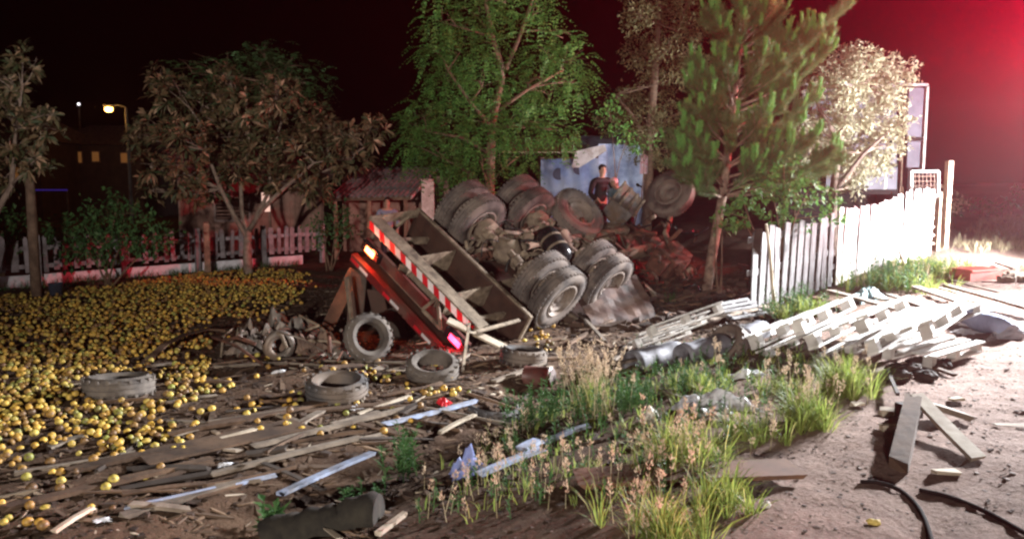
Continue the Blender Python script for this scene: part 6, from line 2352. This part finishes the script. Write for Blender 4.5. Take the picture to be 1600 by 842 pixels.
def person(loc, rz, label, top_m, leg_m, lean=0.0, arms=None, cap=None):
    r = empty('person', loc)
    r.rotation_euler = (0, 0, rz)
    tag(r, label, 'person', 'bystanders')
    L = math.sin(lean)
    C = math.cos(lean)

    def up(y, z):          # bend the trunk forward (towards -y) above the hips
        return (0, -y_(z), .93 + (z - .93) * C) if False else None

    def T(x, y, z):
        if z <= .95:
            return (x, y, z)
        d = z - .95
        return (x, y * C - d * L, .95 + d * C + y * L * -0.2)
    arms = arms or (((.22, 0, 1.42), (.29, .0, 1.14), (.27, -.12, .90)), ((-.22, 0, 1.42), (-.29, .0, 1.14), (-.27, -.12, .90)))
    ch = [[(T(0, 0, .95), (.16, .11)), (T(0, 0, 1.12), (.15, .105)), (T(0, .01, 1.32), (.17, .115)), (T(0, .01, 1.43), (.12, .09)), (T(0, 0, 1.50), (.058, .058)), (T(0, -.01, 1.56), (.06, .065)), (T(0, -.015, 1.63), (.078, .095)), (T(0, -.005, 1.70), (.074, .09)), (T(0, 0, 1.745), (.04, .05))]]
    nxt = 9
    for s, a in zip((1, -1), arms):
        p = [T(*q) for q in a]
        ch.append([3, (p[0], .062), (p[1], .047), (p[2], .034)])
        n0 = nxt + 2
        nxt += 3
        d = (Vector(p[2]) - Vector(p[1])).normalized()
        pal = Vector(p[2]) + d * .07
        ch.append([n0, (tuple(pal), (.036, .020))])
        pn = nxt
        nxt += 1
        for f in range(4):
            o_ = Vector(((f - 1.5) * .021, 0, 0))
            ch.append([pn, (tuple(pal + o_ + d * .045), .0095), (tuple(pal + o_ + d * (.075 + .008 * (f in (1, 2))) + Vector((0, -.012, 0))), .008)])
            nxt += 2
        ch.append([n0, (tuple(Vector(p[2]) + d * .03 + Vector((-s * .035, -.02, 0))), .011), (tuple(Vector(p[2]) + d * .07 + Vector((-s * .045, -.03, 0))), .009)])
        nxt += 2
    for s in (1, -1):
        ch.append([0, ((s * .09, 0, .86), (.088, .095)), ((s * .10, -.01, .50), (.06, .062)), ((s * .10, .015, .10), (.042, .045)), ((s * .10, -.02, .045), (.045, .05)), ((s * .11, -.13, .035), (.045, .03))])
    skinned('body', ch, skin_m, r)
    # clothes over the body
    jc = [[(T(0, 0, .88), (.175, .125)), (T(0, 0, 1.10), (.17, .122)), (T(0, .01, 1.32), (.185, .13)), (T(0, .01, 1.44), (.13, .10)), (T(0, 0, 1.485), (.075, .075))]]
    for a in arms:
        p = [T(*q) for q in a]
        jc.append([3, (p[0], .078), (p[1], .062), (tuple(Vector(p[1]).lerp(Vector(p[2]), .92)), .05)])
    skinned('jacket', jc, top_m, r)
    tc_ = [[((0, 0, .96), (.165, .118)), ((0, 0, .88), (.165, .118))]]
    for s in (1, -1):
        tc_.append([1, ((s * .095, 0, .80), (.10, .105)), ((s * .10, -.01, .50), (.076, .078)), ((s * .10, .015, .09), (.06, .065))])
    skinned('trousers', tc_, leg_m, r)
    hd_ = T(0, .0, 1.70)
    V, F = ico(2)
    V = V * np.array([.088, .105, .085])
    V[:, 2] = np.where((V[:, 1] < -.03) & (V[:, 2] < .03), .03 + V[:, 2] * .2, V[:, 2])
    link('hair' if cap is None else 'helmet', newmesh('hair', V + np.array(hd_) + np.array([0, .012, .015]), F, hair_m if cap is None else cap, True), parent=r)
    # face: nose, eyes, ears
    f0 = np.array(T(0, -.10, 1.635))
    MB().add([f0 + (0, .012, .03), f0 + (.014, .012, -.012), f0 + (-.014, .012, -.012), f0 + (0, -.018, -.008)], [(0, 3, 1), (0, 2, 3), (1, 3, 2)]).build('nose', skin_m, r)
    for s in (1, -1):
        Ve, Fe = ico(1)
        link('eye', newmesh('eye', Ve * .011 + f0 + np.array([s * .03, .012, .028]), Fe, hair_m, True), parent=r)
        link('ear', newmesh('ear', Ve * np.array([.012, .022, .032]) + np.array(T(s * .082, .0, 1.635)), Fe, skin_m, True), parent=r)
    return r


blk = mat('black_jacket_cloth', (.009, .009, .010), (.005, .005, .006), 6, .7, bump=.2)
grey = mat('grey_blue_shirt', (.24, .27, .36), (.16, .18, .25), 5, .8, bump=.2)
drk = mat('dark_trousers', (.03, .03, .04), None, 5, .85, bump=.2)
tl = mat('teal_jacket', (.12, .20, .24), (.07, .12, .14), 5, .7, bump=.2)
hx = P(938, 266, 18.4)
person((hx.x, 18.4, hx.z - 1.66), .5, 'man in a black jacket standing behind the spare wheel', blk, drk, .12, (((.22, 0, 1.42), (.30, -.10, 1.20), (.22, -.36, 1.22)), ((-.22, 0, 1.42), (-.30, -.02, 1.14), (-.22, -.20, .96))))
hx = P(990, 287, 17.9)
person((hx.x - .1, 18.1, hx.z - 1.46), -.8, 'person with a pale helmet bending over the wrecked cab', tl, drk, .75, (((.22, 0, 1.42), (.28, -.15, 1.20), (.20, -.38, 1.10)), ((-.22, 0, 1.42), (-.28, -.15, 1.20), (-.18, -.38, 1.12))), mat('pink_white_helmet', (.75, .55, .55), (.7, .45, .45), 4, .4, bump=0))
hx = P(605, 316, 22.0)
person((hx.x, 22.0, hx.z - 1.66), .1, 'man in a grey blue shirt standing under the lean-to', grey, drk, 0)

# ================================================================== fire engine beyond the right edge, source of the headlights and the red beacon
FX, FY = 3.75, 3.9
fe = empty('fire_engine', (12.6 + FX, 12.8 + FY, gz(12.9, 16.7)))
tag(fe, 'red fire engine with headlights and beacon standing on the road past the right edge', 'fire engine')
fz = fe.location.z
fe_red = mat('fire_engine_red', (.42, .02, .02), (.36, .015, .015), 1, .3, bump=0)
glass = mat('dark_glass', (.02, .025, .03), None, 1, .08, bump=0)


FO = (12.6, 12.8)


def fb(c, s, name, m_, par=None, bv=.03):
    o = MB().box((c[0] - FO[0], c[1] - FO[1], c[2]), s).build(name, m_, fe if par is None else par)
    if bv:
        bevel(o, bv)
    return o


fb((10.35, 12.8, 1.75), (2.3, 2.35, 2.3), 'cab', fe_red, bv=.10)
fb((13.6, 12.8, 1.85), (4.1, 2.4, 2.5), 'body', fe_red)
fb((9.17, 12.8, .68), (.16, 2.4, .34), 'front_bumper', paint_white)
fb((9.185, 12.8, 2.25), (.03, 2.0, .85), 'windscreen', glass, bv=0)
for y in (11.6, 14.0):
    fb((10.3, y, 2.2), (1.3, .05, .75), 'side_window', glass, bv=0)
    for x in (12.3, 13.6, 14.9):
        fb((x, y, 1.7), (1.15, .05, 1.5), 'locker_shutter', tin_m, bv=0)
    for x in (10.4, 14.4):
        o = MB().lathe(tyre_profile(.5, .3, .28), 28, 'y', (x - FO[0], y - FO[1], .5), True).build('wheel', old_rubber, fe, smooth_=True)
        MB().lathe([(.28, .1), (.2, .05), (.001, .08)], 20, 'y', (x - FO[0], y - FO[1], .5)).lathe([(.28, -.1), (.2, -.05), (.001, -.08)], 20, 'y', (x - FO[0], y - FO[1], .5)).build('rim', rim_m, o, smooth_=True)
hl_m = glow('headlight_glass', (1, .98, .95), 30)
for y in (12.0, 13.55):
    MB().lathe([(.001, -.07), (.08, -.06), (.11, -.02), (.11, .06)], 20, 'x', (9.16 - FO[0], y - FO[1], 1.45 - fz)).build('headlight', hl_m, fe, smooth_=True)
fb((11.6, 12.8, 3.06), (.5, .5, .1), 'roof_hatch', tin_m)
for k in range(2):
    fb((13.6, 12.3 + k * .5, 3.2), (3.8, .05, .07), 'ladder_rail', tin_m, bv=0)
for k in range(9):
    fb((11.9 + k * .42, 12.55, 3.2), (.04, .45, .04), 'ladder_rung', tin_m, bv=0)
bb = fb((9.65, 12.8, 2.96), (.5, 2.2, .10), 'light_bar', black_m)
bcn = glow('beacon_red', (1.0, .02, .06), 20)
BEACON = (9.55, 13.75, 3.12)
for y in (11.9, 13.75):
    MB().lathe([(.11, -.10), (.11, .06), (.08, .11), (.001, .13)], 20, 'z', (9.65 - FO[0], y - FO[1], 3.11)).build('beacon', bcn, fe, smooth_=True)
MB().tube([(-1.75, -.2, 2.9), (-1.75, -.2, 5.95)], .05, 10).build('light_mast', tin_m, fe, smooth_=True)
fb((10.85, 12.6, 5.95), (.14, 1.6, .08), 'mast_head', black_m)
for dy in (-.45, .45):
    fb((10.85, 12.6 + dy, 5.75 - fz), (.10, .34, .24), 'floodlight', hl_m, bv=0)
MB().lathe([(.11, -.08), (.11, .06), (.08, .11), (.001, .13)], 20, 'z', (10.85 - FO[0], 13.3 - FO[1], 6.1)).build('beacon', bcn, fe, smooth_=True)
lamp('beacon_beam', 'SPOT', (14.2, 17.6, 5.0), (1.0, .004, .05), 200000, (14.2 - 6.3, 17.6 - 6.4, 5.0 + 3.5), .06, 74, .45)
lamp('beacon_beam', 'SPOT', (13.12, 16.0, 4.6), (1.0, .03, .06), 8500, (-8, 18.0, 3.0), .08, 60, .9)

# ================================================================== thin haze added to carry the red beacon glow
hzm = bpy.data.materials.new('red_glow_haze')
hzm.use_nodes = True
t = hzm.node_tree
t.nodes.remove(t.nodes['Principled BSDF'])
pv = t.nodes.new('ShaderNodeVolumePrincipled')
pv.inputs['Color'].default_value = (.9, .9, .9, 1)
pv.inputs['Density'].default_value = .0004
pv.inputs['Anisotropy'].default_value = .78
t.links.new(pv.outputs[0], t.nodes['Material Output'].inputs['Volume'])
hb = MB().box((0, 40, 7), (300, 210, 17))
o = hb.build('haze', hzm, loc=(0, 40, -1.5))
tag(o, 'thin haze added over the whole place to carry the red glow', 'haze', kind='stuff')
